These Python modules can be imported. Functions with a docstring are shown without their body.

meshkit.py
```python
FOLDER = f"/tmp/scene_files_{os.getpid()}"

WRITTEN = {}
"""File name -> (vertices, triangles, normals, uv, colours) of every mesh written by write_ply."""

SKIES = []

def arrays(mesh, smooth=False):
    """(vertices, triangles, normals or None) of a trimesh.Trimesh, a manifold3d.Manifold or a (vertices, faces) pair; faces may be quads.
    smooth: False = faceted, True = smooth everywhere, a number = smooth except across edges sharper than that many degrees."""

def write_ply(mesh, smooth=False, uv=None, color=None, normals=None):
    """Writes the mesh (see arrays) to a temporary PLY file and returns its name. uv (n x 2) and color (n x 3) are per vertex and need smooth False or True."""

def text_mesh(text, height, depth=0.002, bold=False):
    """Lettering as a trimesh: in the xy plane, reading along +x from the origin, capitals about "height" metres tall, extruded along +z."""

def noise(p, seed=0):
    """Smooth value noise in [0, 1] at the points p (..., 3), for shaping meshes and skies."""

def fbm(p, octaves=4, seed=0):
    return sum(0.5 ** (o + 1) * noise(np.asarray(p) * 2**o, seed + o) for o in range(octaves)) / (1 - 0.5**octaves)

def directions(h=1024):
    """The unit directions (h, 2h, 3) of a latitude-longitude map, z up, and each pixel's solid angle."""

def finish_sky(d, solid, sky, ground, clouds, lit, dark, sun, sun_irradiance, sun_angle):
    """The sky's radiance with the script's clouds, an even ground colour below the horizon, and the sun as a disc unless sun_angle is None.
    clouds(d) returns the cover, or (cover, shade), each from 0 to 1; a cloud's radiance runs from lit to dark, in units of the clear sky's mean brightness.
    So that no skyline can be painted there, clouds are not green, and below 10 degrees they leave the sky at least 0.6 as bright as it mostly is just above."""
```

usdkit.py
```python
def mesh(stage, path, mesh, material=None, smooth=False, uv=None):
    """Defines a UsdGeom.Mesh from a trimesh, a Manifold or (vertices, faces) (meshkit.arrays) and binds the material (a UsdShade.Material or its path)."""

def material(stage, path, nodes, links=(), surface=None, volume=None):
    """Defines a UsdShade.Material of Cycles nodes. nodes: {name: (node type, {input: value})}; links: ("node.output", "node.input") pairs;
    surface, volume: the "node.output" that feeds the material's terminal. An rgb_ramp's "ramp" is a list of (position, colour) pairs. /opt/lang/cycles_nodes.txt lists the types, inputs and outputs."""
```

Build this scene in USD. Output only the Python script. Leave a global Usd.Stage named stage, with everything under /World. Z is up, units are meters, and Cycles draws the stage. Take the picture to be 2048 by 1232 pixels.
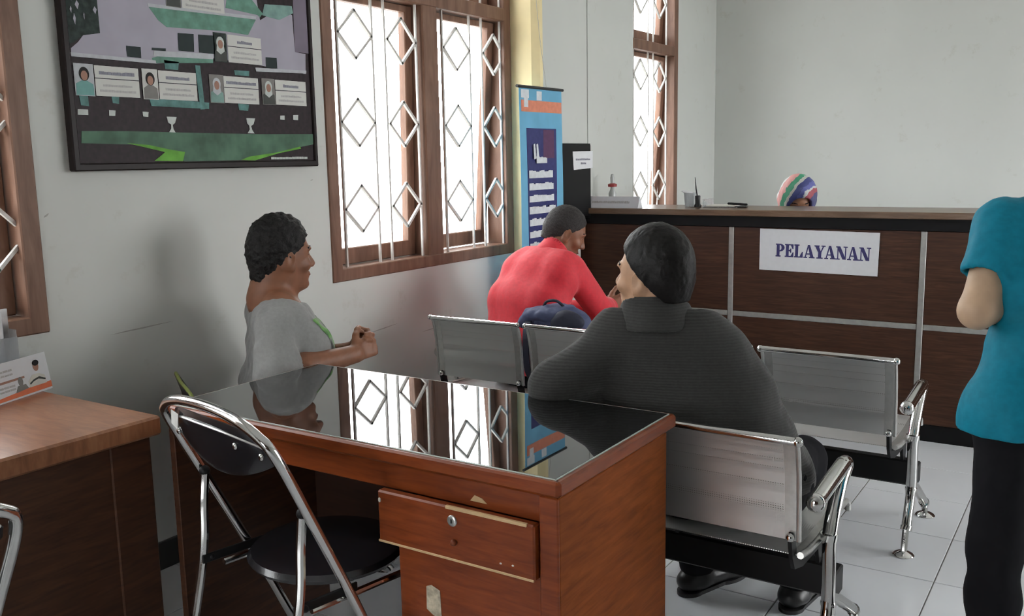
import math, random
import numpy as np
import trimesh, manifold3d as m3
import usdkit, meshkit
from shapely.geometry import Polygon, box as sbox, Point
from shapely import affinity
from shapely.ops import unary_union
from scipy import sparse
from pxr import Usd, UsdGeom, UsdLux, UsdShade, Gf, Sdf, Vt

random.seed(7)
RNG = np.random.default_rng(7)
stage = Usd.Stage.CreateInMemory()
UsdGeom.SetStageUpAxis(stage, 'Z')
UsdGeom.SetStageMetersPerUnit(stage, 1.0)
UsdGeom.Xform.Define(stage, '/World')
UsdGeom.Scope.Define(stage, '/World/Looks')
A = np.array

# ---------------------------------------------------------------- camera, sky, exposure
CAM = UsdGeom.Camera.Define(stage, '/World/camera')
_rt = A([0.8382466, 0.54495975, -0.01901343]); _up = A([-0.0701356, 0.14232884, 0.9873315]); _fw = A([-0.54076209, 0.82629376, -0.15752774])
CAM.AddTransformOp().Set(Gf.Matrix4d(*_rt, 0, *_up, 0, *(-_fw), 0, 0, 0, 1.395, 1))
CAM.CreateHorizontalApertureAttr(36.0)
CAM.CreateFocalLengthAttr(36.0 * 1857.45 / 2048)
CAM.CreateClippingRangeAttr(Gf.Vec2f(0.05, 500))
CAM.CreateFStopAttr(0.0)
CAM.CreateExposureAttr(-1.45)

DOME = UsdLux.DomeLight.Define(stage, '/World/sky')
DOME.CreateIntensityAttr(1.0)
DOME.CreateColorAttr(Gf.Vec3f(8.5, 8.6, 8.65))      # bright even overcast

# ---------------------------------------------------------------- helpers
_used = {}
def numbered(path):
    n = _used.get(path, 0); _used[path] = n + 1
    return path if n == 0 else f'{path}_{n:03d}'

def tag(p, label=None, cat=None, group=None, kind=None):
    p = p.GetPrim() if hasattr(p, 'GetPrim') else p
    for k, v in (('label', label), ('category', cat), ('group', group), ('kind', kind)):
        if v: p.SetCustomDataByKey(k, v)
    return p

class T:
    """a top-level thing (or part) whose meshes are given in world coordinates unless loc is zero"""
    def __init__(s, path, loc): s.path, s.loc = path, A(loc, float)

def thing(name, label=None, cat=None, loc=(0, 0, 0), rotz=0, group=None, kind=None, local=False):
    path = numbered('/World/' + name)
    x = UsdGeom.Xform.Define(stage, path)
    x.AddTranslateOp().Set(Gf.Vec3d(*map(float, loc)))
    if rotz: x.AddRotateZOp().Set(float(rotz))
    tag(x, label, cat, group, kind)
    return T(path, (0, 0, 0) if local else loc)

def tri(mesh):
    if isinstance(mesh, list): mesh = trimesh.util.concatenate([tri(m) for m in mesh])
    if hasattr(mesh, 'to_mesh'):
        q = mesh.to_mesh(); mesh = trimesh.Trimesh(q.vert_properties[:, :3], q.tri_verts, process=False)
    if isinstance(mesh, tuple): mesh = trimesh.Trimesh(mesh[0], mesh[1], process=False)
    return mesh

def obj(name, mesh, mat, parent=None, label=None, cat=None, group=None, kind=None, smooth=35):
    mesh = tri(mesh)
    path = numbered((parent.path if parent else '/World') + '/' + name)
    if parent is not None and np.any(parent.loc):
        mesh = mesh.copy(); mesh.apply_translation(-parent.loc)
    m = usdkit.mesh(stage, path, mesh, MAT[mat], smooth=smooth)
    tag(m, label, cat, group, kind)
    return T(path, parent.loc if parent else (0, 0, 0))

def uni(ms):
    """one solid from overlapping closed pieces"""
    out = None
    for q in ms:
        k = m3.Manifold(m3.Mesh(np.array(q.vertices, np.float32), np.array(q.faces, np.uint32))); out = k if out is None else out + k
    return tri(out)

def each(name, meshes, mat, parent=None, label=None, smooth=35):
    return [obj(name, m, mat, parent, label, smooth=smooth) for m in meshes]

def dup(src, name, loc, rotz, label, cat, group=None):
    path = numbered('/World/' + name)
    x = UsdGeom.Xform.Define(stage, path)
    x.AddTranslateOp().Set(Gf.Vec3d(*map(float, loc)))
    if rotz: x.AddRotateZOp().Set(float(rotz))
    x.GetPrim().GetReferences().AddInternalReference(src.path)
    x.GetPrim().SetInstanceable(True)
    tag(x, label, cat, group)
    return path

def bx(x0, x1, y0, y1, z0, z1, ch=0.0):
    """box, with chamfered edges if ch"""
    x0, x1 = min(x0, x1), max(x0, x1); y0, y1 = min(y0, y1), max(y0, y1); z0, z1 = min(z0, z1), max(z0, z1)
    c = A([(x0 + x1) / 2, (y0 + y1) / 2, (z0 + z1) / 2]); s = A([x1 - x0, y1 - y0, z1 - z0])
    if ch <= 0:
        b = trimesh.creation.box(s); b.apply_translation(c); return b
    ch = min(ch, s.min() * 0.45); pts = []
    for sx in (-1, 1):
        for sy in (-1, 1):
            for sz in (-1, 1):
                h = A([sx, sy, sz]) * s / 2
                for k in range(3):
                    q = h - A([sx, sy, sz]) * ch; q[k] = h[k]; pts.append(c + q)
    return trimesh.convex.convex_hull(A(pts))

def cyl(a, b, r, r2=None, n=16):
    """capped cylinder / cone frustum from a to b"""
    return tube([a, b], [r, r if r2 is None else r2], n)

def tube(pts, r, n=12, closed=False):
    pts = A(pts, float); m = len(pts)
    r = np.broadcast_to(A(r, float), (m,))
    if closed: tan = np.roll(pts, -1, 0) - np.roll(pts, 1, 0)
    else: tan = np.gradient(pts, axis=0)
    tan /= np.linalg.norm(tan, axis=1, keepdims=True)
    up = A([0, 0, 1.0]) if abs(tan[0][2]) < .9 else A([0, 1.0, 0])
    V = []; u = np.cross(tan[0], up); u /= np.linalg.norm(u)
    for i in range(m):
        u = u - tan[i] * (u @ tan[i]); u /= np.linalg.norm(u); w = np.cross(tan[i], u)
        a = np.arange(n) * 2 * np.pi / n
        V.append(pts[i] + r[i] * (np.cos(a)[:, None] * u + np.sin(a)[:, None] * w))
    V = np.vstack(V); F = []
    for i in range(m if closed else m - 1):
        j = (i + 1) % m
        for k in range(n):
            k2 = (k + 1) % n
            F += [(i * n + k, i * n + k2, j * n + k2), (i * n + k, j * n + k2, j * n + k)]
    if not closed:
        V = np.vstack([V, pts[0], pts[-1]]); c0 = len(V) - 2
        for k in range(n):
            k2 = (k + 1) % n
            F += [(c0, k2, k), (c0 + 1, (m - 1) * n + k, (m - 1) * n + k2)]
    return trimesh.Trimesh(V, F, process=False)

def curve(pts, n=8):
    """Catmull-Rom through the points"""
    p = A(pts, float); p = np.vstack([2 * p[0] - p[1], p, 2 * p[-1] - p[-2]]); out = []
    for i in range(1, len(p) - 2):
        for t in np.linspace(0, 1, n, endpoint=False):
            a, b, c, d = p[i - 1:i + 3]
            out.append(.5 * (2 * b + (c - a) * t + (2 * a - 5 * b + 4 * c - d) * t * t + (3 * b - a - 3 * c + d) * t ** 3))
    return A(out + [p[-2]])

def ball(c, r, sub=2):
    s = trimesh.creation.icosphere(sub, 1.0); s.apply_scale(A(r) if np.ndim(r) else A([r, r, r])); s.apply_translation(c); return s

def lathe(c, prof, n=24):
    """prof: (radius, z) pairs"""
    m = trimesh.creation.revolve(A(prof, float), sections=n); m.apply_translation(c); return m

def extr(poly, d):
    gs = getattr(poly, 'geoms', [poly])
    return trimesh.util.concatenate([trimesh.creation.extrude_polygon(g, d, engine='earcut') for g in gs if g.area > 1e-9])

def place(mesh, o, ex, ey, ez):
    """maps local x,y,z to axes at o"""
    M = np.eye(4); M[:3, 0], M[:3, 1], M[:3, 2], M[:3, 3] = ex, ey, ez, o
    mesh = mesh.copy(); mesh.apply_transform(M)
    if np.linalg.det(M[:3, :3]) < 0: mesh.invert()
    return mesh

def rotpts(mesh, about, axis, deg):
    mesh = mesh.copy(); mesh.apply_transform(trimesh.transformations.rotation_matrix(math.radians(deg), axis, about)); return mesh

def strip(prof, x0, x1, t):
    """sheet whose (y,z) centre-line is prof, from x0 to x1, thickness t"""
    p = A(prof, float); d = np.gradient(p, axis=0); nrm = np.stack([-d[:, 1], d[:, 0]], 1); nrm /= np.linalg.norm(nrm, axis=1, keepdims=True)
    a, b = p + nrm * t / 2, p - nrm * t / 2
    ring = np.vstack([a, b[::-1]]); m = len(p); V = np.vstack([np.c_[np.full(2 * m, x0), ring], np.c_[np.full(2 * m, x1), ring]]); F = []
    for i in range(2 * m):
        j = (i + 1) % (2 * m); F += [(i, j, 2 * m + j), (i, 2 * m + j, 2 * m + i)]
    for i in range(m - 1):
        q = (i, i + 1, 2 * m - 2 - i, 2 * m - 1 - i)
        F += [(q[0], q[2], q[1]), (q[0], q[3], q[2])]
        q = [k + 2 * m for k in q]; F += [(q[0], q[1], q[2]), (q[0], q[2], q[3])]
    t_ = trimesh.Trimesh(V, F, process=False)
    if t_.volume < 0: t_.invert()
    return t_

# ---------------------------------------------------------------- materials
MAT = {}
def mat(name, nodes, links, surface='p.BSDF'):
    MAT[name] = usdkit.material(stage, '/World/Looks/' + name, nodes, links, surface=surface)

def plain(name, c, rough=.5, metal=0., spec=.5, var=.08, scale=40., bump=0., coat=0., sheen=0.):
    """a plain colour with a little procedural variation"""
    lo = tuple(v * (1 - var) for v in c); hi = tuple(min(1, v * (1 + var)) for v in c)
    n = {'tc': ('texture_coordinate', {}), 'n': ('noise_texture', {'scale': scale, 'detail': 3.0}),
         'r': ('rgb_ramp', {'ramp': [(.3, lo), (.7, hi)]}),
         'p': ('principled_bsdf', {'roughness': rough, 'metallic': metal, 'specular_ior_level': spec, 'coat_weight': coat, 'sheen_weight': sheen})}
    l = [('tc.object', 'n.vector'), ('n.fac', 'r.fac'), ('r.color', 'p.base_color')]
    if bump:
        n['b'] = ('bump', {'strength': bump, 'distance': .004}); l += [('n.fac', 'b.height'), ('b.normal', 'p.normal')]
    mat(name, n, l)

def wood(name, dark, mid, light, scale=(1.5, 1.5, 18), rough=.35, coat=.0, bump=.03, spec=.3):
    mat(name, {'tc': ('texture_coordinate', {}), 'm': ('mapping', {'scale': scale}), 'n': ('noise_texture', {'scale': 3.0, 'detail': 6.0, 'roughness': .62, 'distortion': .6}),
               'm2': ('mapping', {'scale': (3, 3, 3)}), 'n2': ('noise_texture', {'scale': 1.3, 'detail': 2.0}),
               'r': ('rgb_ramp', {'ramp': [(.28, dark), (.5, mid), (.74, light)]}),
               'mx': ('mix_color', {'blend_type': 'multiply', 'fac': .35}),
               'r2': ('rgb_ramp', {'ramp': [(.3, (.55, .55, .55)), (.65, (1, 1, 1))]}),
               'b': ('bump', {'strength': bump, 'distance': .002}),
               'p': ('principled_bsdf', {'roughness': rough, 'coat_weight': coat, 'coat_roughness': .15, 'specular_ior_level': spec})},
        [('tc.object', 'm.vector'), ('m.vector', 'n.vector'), ('tc.object', 'm2.vector'), ('m2.vector', 'n2.vector'), ('n.fac', 'r.fac'), ('n2.fac', 'r2.fac'),
         ('r.color', 'mx.a'), ('r2.color', 'mx.b'), ('mx.result', 'p.base_color'), ('n.fac', 'b.height'), ('b.normal', 'p.normal')])

# painted wall: off-white with faint mottling and a few grubby patches
mat('wall_paint', {'g': ('geometry', {}), 'n': ('noise_texture', {'scale': 1.1, 'detail': 4.0}), 'n2': ('noise_texture', {'scale': 7.0, 'detail': 5.0, 'roughness': .7}),
                   'r': ('rgb_ramp', {'ramp': [(.3, (.60, .615, .585)), (.7, (.66, .675, .645))]}),
                   'r2': ('rgb_ramp', {'ramp': [(.60, (1, 1, 1)), (.78, (.86, .84, .80))]}), 'mx': ('mix_color', {'blend_type': 'multiply', 'fac': 1.0}),
                   'n3': ('noise_texture', {'scale': 160.0, 'detail': 2.0}), 'b': ('bump', {'strength': .06, 'distance': .002}),
                   'p': ('principled_bsdf', {'roughness': .55})},
    [('g.position', 'n.vector'), ('g.position', 'n2.vector'), ('g.position', 'n3.vector'), ('n.fac', 'r.fac'), ('n2.fac', 'r2.fac'), ('r.color', 'mx.a'), ('r2.color', 'mx.b'), ('mx.result', 'p.base_color'), ('n3.fac', 'b.height'), ('b.normal', 'p.normal')])
plain('yellow_paint', (.88, .74, .42), .6, scale=6)
plain('ceiling_paint', (.80, .80, .78), .8)
wood('panelling', (.05, .028, .018), (.085, .05, .03), (.12, .075, .05), (8, 8, 1.2), .5)
mat('floor_tile_glaze', {'o': ('object_info', {}), 'g': ('geometry', {}), 'n': ('noise_texture', {'scale': 2.2, 'detail': 5.0}), 'r': ('rgb_ramp', {'ramp': [(.3, (.80, .825, .86)), (.7, (.86, .885, .915))]}),
                         'r2': ('rgb_ramp', {'ramp': [(0, (.94, .94, .94)), (1, (1, 1, 1))]}), 'mx': ('mix_color', {'blend_type': 'multiply', 'fac': 1.0}),
                         'p': ('principled_bsdf', {'roughness': .16, 'specular_ior_level': .5})},
    [('g.position', 'n.vector'), ('n.fac', 'r.fac'), ('o.random', 'r2.fac'), ('r.color', 'mx.a'), ('r2.color', 'mx.b'), ('mx.result', 'p.base_color')])
plain('grout', (.20, .19, .18), .9, scale=120)
plain('black_skirting', (.018, .017, .018), .3)
wood('window_wood', (.13, .064, .042), (.20, .105, .070), (.27, .155, .108), (6, 6, 1.0), .45)
plain('grille_paint', (.60, .58, .55), .45)
mat('window_glass', {'lw': ('layer_weight', {'blend': .5}), 'pw': ('math', {'math_type': 'power', 'value2': 4.0}), 'f': ('math', {'math_type': 'multiply_add', 'value2': .5, 'value3': .03}), 't': ('transparent_bsdf', {'color': (.97, .98, .98)}), 'g': ('glossy_bsdf', {'roughness': .02, 'color': (1, 1, 1)}), 'm': ('mix_closure', {})},
    [('lw.facing', 'pw.value1'), ('pw.value', 'f.value1'), ('f.value', 'm.fac'), ('t.BSDF', 'm.closure1'), ('g.BSDF', 'm.closure2')], 'm.closure')
mat('clear_acrylic', {'lw': ('layer_weight', {'blend': .5}), 'pw': ('math', {'math_type': 'power', 'value2': 4.0}), 'f': ('math', {'math_type': 'multiply_add', 'value2': .5, 'value3': .04}), 't': ('transparent_bsdf', {'color': (.90, .92, .93)}), 'g': ('glossy_bsdf', {'roughness': .03}), 'd': ('translucent_bsdf', {'color': (.85, .87, .88)}), 'd2': ('diffuse_bsdf', {'color': (.8, .8, .82)}), 'a': ('mix_closure', {'fac': .5}), 'm0': ('mix_closure', {'fac': .38}), 'm': ('mix_closure', {})},
    [('d.BSDF', 'a.closure1'), ('d2.BSDF', 'a.closure2'), ('t.BSDF', 'm0.closure1'), ('a.closure', 'm0.closure2'), ('lw.facing', 'pw.value1'), ('pw.value', 'f.value1'), ('f.value', 'm.fac'), ('m0.closure', 'm.closure1'), ('g.BSDF', 'm.closure2')], 'm.closure')
plain('outdoor_concrete', (.50, .50, .48), .9, scale=3)
plain('outdoor_wall', (.80, .79, .76), .8, scale=2)
plain('outdoor_roof', (.42, .43, .46), .8, scale=5)
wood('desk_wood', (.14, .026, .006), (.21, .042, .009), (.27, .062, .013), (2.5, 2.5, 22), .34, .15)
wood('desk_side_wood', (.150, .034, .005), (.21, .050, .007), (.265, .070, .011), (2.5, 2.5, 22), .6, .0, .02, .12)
wood('dark_desk_wood', (.040, .016, .009), (.068, .027, .014), (.10, .04, .02), (2.5, 2.5, 20), .5)
wood('desk_top_wood', (.19, .075, .036), (.27, .11, .052), (.34, .155, .075), (3, 14, 3), .32, .35, .03, .5)
plain('bare_wood', (.55, .38, .20), .7)
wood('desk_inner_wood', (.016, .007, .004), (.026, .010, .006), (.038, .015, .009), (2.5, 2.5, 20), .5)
mat('black_glass', {'n': ('noise_texture', {'scale': 30.0}), 'r': ('rgb_ramp', {'ramp': [(.3, (.006, .006, .007)), (.7, (.010, .010, .011))]}), 'tc': ('texture_coordinate', {}), 'p': ('principled_bsdf', {'roughness': .012, 'ior': 1.62, 'specular_ior_level': .5, 'coat_weight': .35, 'coat_roughness': .01})},
    [('tc.object', 'n.vector'), ('n.fac', 'r.fac'), ('r.color', 'p.base_color')])
plain('glass_edge', (.50, .58, .55), .2)
wood('counter_laminate', (.036, .013, .008), (.060, .023, .012), (.095, .040, .021), (2.2, 2.2, 30), .45)
wood('counter_top_wood', (.11, .062, .036), (.16, .095, .058), (.21, .13, .085), (2, 14, 14), .30, .25)
plain('grey_strip', (.36, .36, .34), .35, .3)
plain('counter_black', (.008, .008, .009), .5, spec=.15)
plain('paper_white', (.80, .81, .84), .7, spec=.15, var=.02)
plain('paper_cream', (.74, .72, .66), .7, spec=.15, var=.04)
plain('ink_navy', (.035, .03, .14), .6)
plain('ink_grey', (.22, .22, .27), .6)
plain('ink_pale', (.48, .47, .47), .6)
mat('perforated_steel', {'tc': ('texture_coordinate', {}), 'v': ('voronoi_texture', {'scale': 165.0, 'randomness': 0.0, 'feature': 'f1'}), 'c': ('math', {'math_type': 'less_than', 'value2': .30}),
                         't': ('transparent_bsdf', {}), 'p': ('principled_bsdf', {'base_color': (.82, .82, .81), 'metallic': .7, 'roughness': .36}), 'm': ('mix_closure', {})},
    [('tc.object', 'v.vector'), ('v.distance', 'c.value1'), ('c.value', 'm.fac'), ('p.BSDF', 'm.closure1'), ('t.BSDF', 'm.closure2')], 'm.closure')
plain('satin_steel', (.66, .66, .64), .3, .75, scale=60)
plain('chrome', (.72, .72, .71), .10, 1.0, var=.03)
plain('black_metal', (.007, .007, .008), .45, spec=.2)
plain('black_vinyl', (.012, .012, .015), .22, coat=.3, scale=200, bump=.05)
plain('black_plastic', (.015, .015, .016), .45)
plain('yellow_plastic', (.22, .26, .06), .5)
plain('frame_black', (.016, .011, .011), .35, spec=.15)
plain('poster_dark', (.022, .014, .017), .42, spec=.15, var=.3, scale=60)
plain('print_lilac', (.40, .38, .45), .45, spec=.15, var=.06, scale=8)
plain('print_green', (.13, .27, .21), .45, spec=.15, var=.25, scale=25)
plain('print_pale', (.50, .52, .55), .45, spec=.15)
plain('print_window', (.018, .03, .03), .45, spec=.15)
plain('print_tree', (.018, .030, .026), .45, spec=.15, var=.7, scale=45)
plain('print_sky', (.20, .17, .22), .45, spec=.15, var=.1, scale=8)
plain('print_mint', (.20, .33, .30), .45, spec=.15, var=.2, scale=20)
plain('print_lawn', (.075, .15, .10), .45, spec=.15, var=.3, scale=14)
plain('print_lime', (.13, .36, .05), .45, spec=.15, var=.25, scale=20)
plain('print_teal', (.10, .22, .21), .45, spec=.15, var=.3, scale=30)
plain('print_white', (.56, .60, .58), .45, spec=.15)
plain('print_card', (.66, .66, .63), .45, spec=.15, var=.02)
plain('print_line', (.05, .05, .06), .45, spec=.15)
plain('print_skin', (.36, .20, .15), .5, spec=.15)
plain('print_jacket', (.07, .075, .07), .5, spec=.15)
plain('print_uniform', (.17, .36, .34), .5, spec=.15)
plain('print_grey', (.22, .21, .20), .5, spec=.15)
plain('print_hair', (.02, .018, .018), .5, spec=.15)
plain('banner_blue', (.16, .42, .62), .5, spec=.15, var=.1, scale=6)
plain('banner_navy', (.045, .05, .16), .5, spec=.15, var=.1)
plain('banner_maroon', (.11, .05, .11), .5, spec=.15, var=.1)
plain('banner_orange', (.68, .25, .16), .5, spec=.15, var=.1)
plain('banner_white', (.72, .76, .80), .5, spec=.15)
plain('card_orange', (.72, .17, .07), .5)
plain('string', (.42, .41, .38), .8)
# people
plain('skin_brown', (.22, .088, .045), .5, scale=30, var=.12)
plain('skin_tan', (.33, .155, .085), .5, scale=30, var=.12)
plain('skin_light', (.47, .27, .165), .5, scale=30, var=.10)
plain('skin_pale', (.52, .35, .23), .5, scale=30, var=.08)
plain('hair_black', (.010, .009, .009), .55, scale=220, var=.6, bump=.6, spec=.25)
plain('hair_short', (.030, .026, .026), .65, scale=260, var=.5, bump=.6, spec=.25)
plain('hair_slick', (.006, .005, .005), .5, scale=120, var=.5, bump=.3, spec=.25)
plain('eye_white', (.7, .68, .65), .2)
plain('eye_dark', (.02, .012, .01), .15)
plain('lips', (.26, .09, .07), .5)
plain('tshirt_grey', (.26, .26, .257), .85, scale=90, var=.07, bump=.1, sheen=.2)
mat('tshirt_print', {'tc': ('texture_coordinate', {}), 'n': ('noise_texture', {'scale': 13.0, 'detail': 2.0}), 'r': ('rgb_ramp', {'ramp': [(.34, (.04, .05, .04)), (.42, (.10, .12, .10)), (.47, (.26, .26, .255)), (.56, (.16, .36, .10)), (.66, (.06, .16, .05))]}), 'p': ('principled_bsdf', {'roughness': .8})},
    [('tc.object', 'n.vector'), ('n.fac', 'r.fac'), ('r.color', 'p.base_color')])
plain('trousers_maroon', (.03, .012, .012), .85, scale=90, spec=.15)
plain('red_cloth', (.60, .012, .028), .7, scale=70, var=.08, bump=.1, sheen=.2)
plain('dark_trousers', (.010, .010, .012), .85, scale=90, spec=.1)
mat('grey_knit', {'tc': ('texture_coordinate', {}), 'w': ('wave_texture', {'wave_type': 'bands', 'bands_direction': 'z', 'scale': 42.0, 'distortion': 1.6, 'detail': 2.0, 'detail_scale': 2.0}), 'n': ('noise_texture', {'scale': 110.0, 'detail': 3.0}),
                  'r': ('rgb_ramp', {'ramp': [(.2, (.034, .034, .032)), (.8, (.044, .044, .042))]}), 'mx': ('mix_color', {'blend_type': 'multiply', 'fac': .5}), 'b': ('bump', {'strength': .22, 'distance': .003}), 'p': ('principled_bsdf', {'roughness': .9, 'sheen_weight': .15})},
    [('tc.object', 'w.vector'), ('tc.object', 'n.vector'), ('w.fac', 'r.fac'), ('r.color', 'mx.a'), ('n.fac', 'mx.b'), ('mx.result', 'p.base_color'), ('w.fac', 'b.height'), ('b.normal', 'p.normal')])
plain('teal_cloth', (.003, .195, .29), .6, scale=60, var=.1, bump=.08, spec=.2)
plain('shoe_black', (.012, .012, .013), .35)
mat('hijab_print', {'tc': ('texture_coordinate', {}), 'm': ('mapping', {'rotation': (0, -.55, 0), 'location': (.585, 0, 0)}), 's': ('separate_xyz', {}), 'n': ('noise_texture', {'scale': 30.0}), 'a': ('math', {'math_type': 'multiply_add', 'value2': .03}), 'mr': ('map_range', {'from_min': -.17, 'from_max': .12, 'clamp': True}),
                    'r': ('rgb_ramp', {'interpolate': False, 'ramp': [(0, (.25, .50, .75)), (.14, (.22, .52, .80)), (.22, (.85, .82, .80)), (.30, (.80, .38, .36)), (.45, (.05, .30, .17)), (.56, (.55, .55, .50)), (.62, (.05, .06, .20)), (.74, (.10, .11, .33)), (.82, (.50, .52, .52)), (.86, (.32, .06, .08)), (.93, (.06, .06, .16))]}), 'p': ('principled_bsdf', {'roughness': .6})},
    [('tc.object', 'm.vector'), ('m.vector', 's.vector'), ('tc.object', 'n.vector'), ('n.fac', 'a.value1'), ('s.x', 'a.value3'), ('a.value', 'mr.value'), ('mr.result', 'r.fac'), ('r.color', 'p.base_color')])
plain('bag_navy', (.055, .068, .14), .7, scale=80, bump=.15)
plain('bag_dark', (.014, .016, .035), .7, scale=80)
plain('bottle_red', (.30, .03, .03), .3)
plain('bottle_clear', (.45, .47, .46), .15)
plain('speck', (.60, .58, .52), .7)
plain('scuff_grey', (.40, .39, .37), .8)
plain('sticker', (.52, .52, .50), .6, var=.1)
plain('sticker_torn', (.46, .40, .30), .8, var=.35, scale=70)
plain('lock_steel', (.6, .6, .58), .25, .9)

# ---------------------------------------------------------------- the room
WX = -2.73            # inner face of the left wall
CEIL = 3.2
RX, BY, FY = 2.7, 7.15, -2.6
W1 = (2.81, 4.20); W2 = (.185, 1.575); W3 = (4.74, 6.40)
WZ = (.90, 2.90)

# floor: tiles 0.40 m, each a piece of its own where the photograph shows it
fl = thing('floor', 'pale glossy square floor tiles with dark joints', kind='structure')
obj('grout_bed', bx(-2.93, RX + .2, FY - .2, BY + .2, -.12, -.0035), 'grout', fl)
def tile_mesh(x0, x1, y0, y1):
    g, c = .0018, .0016
    x0 += g; x1 -= g; y0 += g; y1 -= g
    V = A([(x0, y0, -.006), (x1, y0, -.006), (x1, y1, -.006), (x0, y1, -.006), (x0, y0, -c), (x1, y0, -c), (x1, y1, -c), (x0, y1, -c),
           (x0 + c, y0 + c, 0), (x1 - c, y0 + c, 0), (x1 - c, y1 - c, 0), (x0 + c, y1 - c, 0)])
    F = []
    for i in range(4):
        j = (i + 1) % 4
        F += [(i, j, 4 + j), (i, 4 + j, 4 + i), (4 + i, 4 + j, 8 + j), (4 + i, 8 + j, 8 + i)]
    F += [(8, 9, 10), (8, 10, 11), (0, 2, 1), (0, 3, 2)]
    return trimesh.Trimesh(V, F, process=False)
TX0, TY0, TS = -.825, 3.146, .40      # a grout crossing
rest = []
for i in range(-5, 10):
    for j in range(-15, 11):
        x0, y0 = TX0 + i * TS, TY0 + j * TS
        x1, y1 = x0 + TS, y0 + TS
        x0, x1 = max(x0, WX), min(x1, RX); y0, y1 = max(y0, FY), min(y1, BY)
        if x1 - x0 < .02 or y1 - y0 < .02: continue
        m = tile_mesh(x0, x1, y0, y1)
        if x0 < .9 and 1.1 < y0 < 4.7: obj('tile', m, 'floor_tile_glaze', fl, smooth=False)
        else: rest.append(m)
obj('tile_beyond', rest, 'floor_tile_glaze', fl, kind='stuff', smooth=False)

def hole_wall(b, holes):
    m = m3.Manifold.cube([b[1] - b[0], b[3] - b[2], b[5] - b[4]]).translate([b[0], b[2], b[4]])
    for h in holes: m -= m3.Manifold.cube([h[1] - h[0], h[3] - h[2], h[5] - h[4]]).translate([h[0], h[2], h[4]])
    return m
obj('wall_left', hole_wall((WX - .2, WX, FY - .2, BY + .2, -.1, CEIL), [(WX - .3, WX + .1, w[0], w[1], *WZ) for w in (W1, W2, W3)]), 'wall_paint', kind='structure', label='off-white painted wall with wooden windows and faint scuffs', smooth=False)
obj('wall_back', bx(WX, RX, BY, BY + .2, -.1, CEIL), 'wall_paint', kind='structure', label='plain off-white wall behind the service counter', smooth=False)
obj('wall_right', hole_wall((RX, RX + .2, FY - .2, BY + .2, -.1, CEIL), [(RX - .1, RX + .3, 3.3, 5.0, .0, 2.4), (RX - .1, RX + .3, 5.3, 7.0, .9, 2.8)]), 'wall_paint', kind='structure', smooth=False)
obj('wall_front', hole_wall((WX, RX, FY - .2, FY, -.1, CEIL), [(-2.2, -.9, FY - .3, FY + .1, .35, 2.3)]), 'panelling', kind='structure', smooth=False)
obj('ceiling', bx(WX - .2, RX + .2, FY - .2, BY + .2, CEIL, CEIL + .15), 'ceiling_paint', kind='structure', smooth=False)
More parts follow.
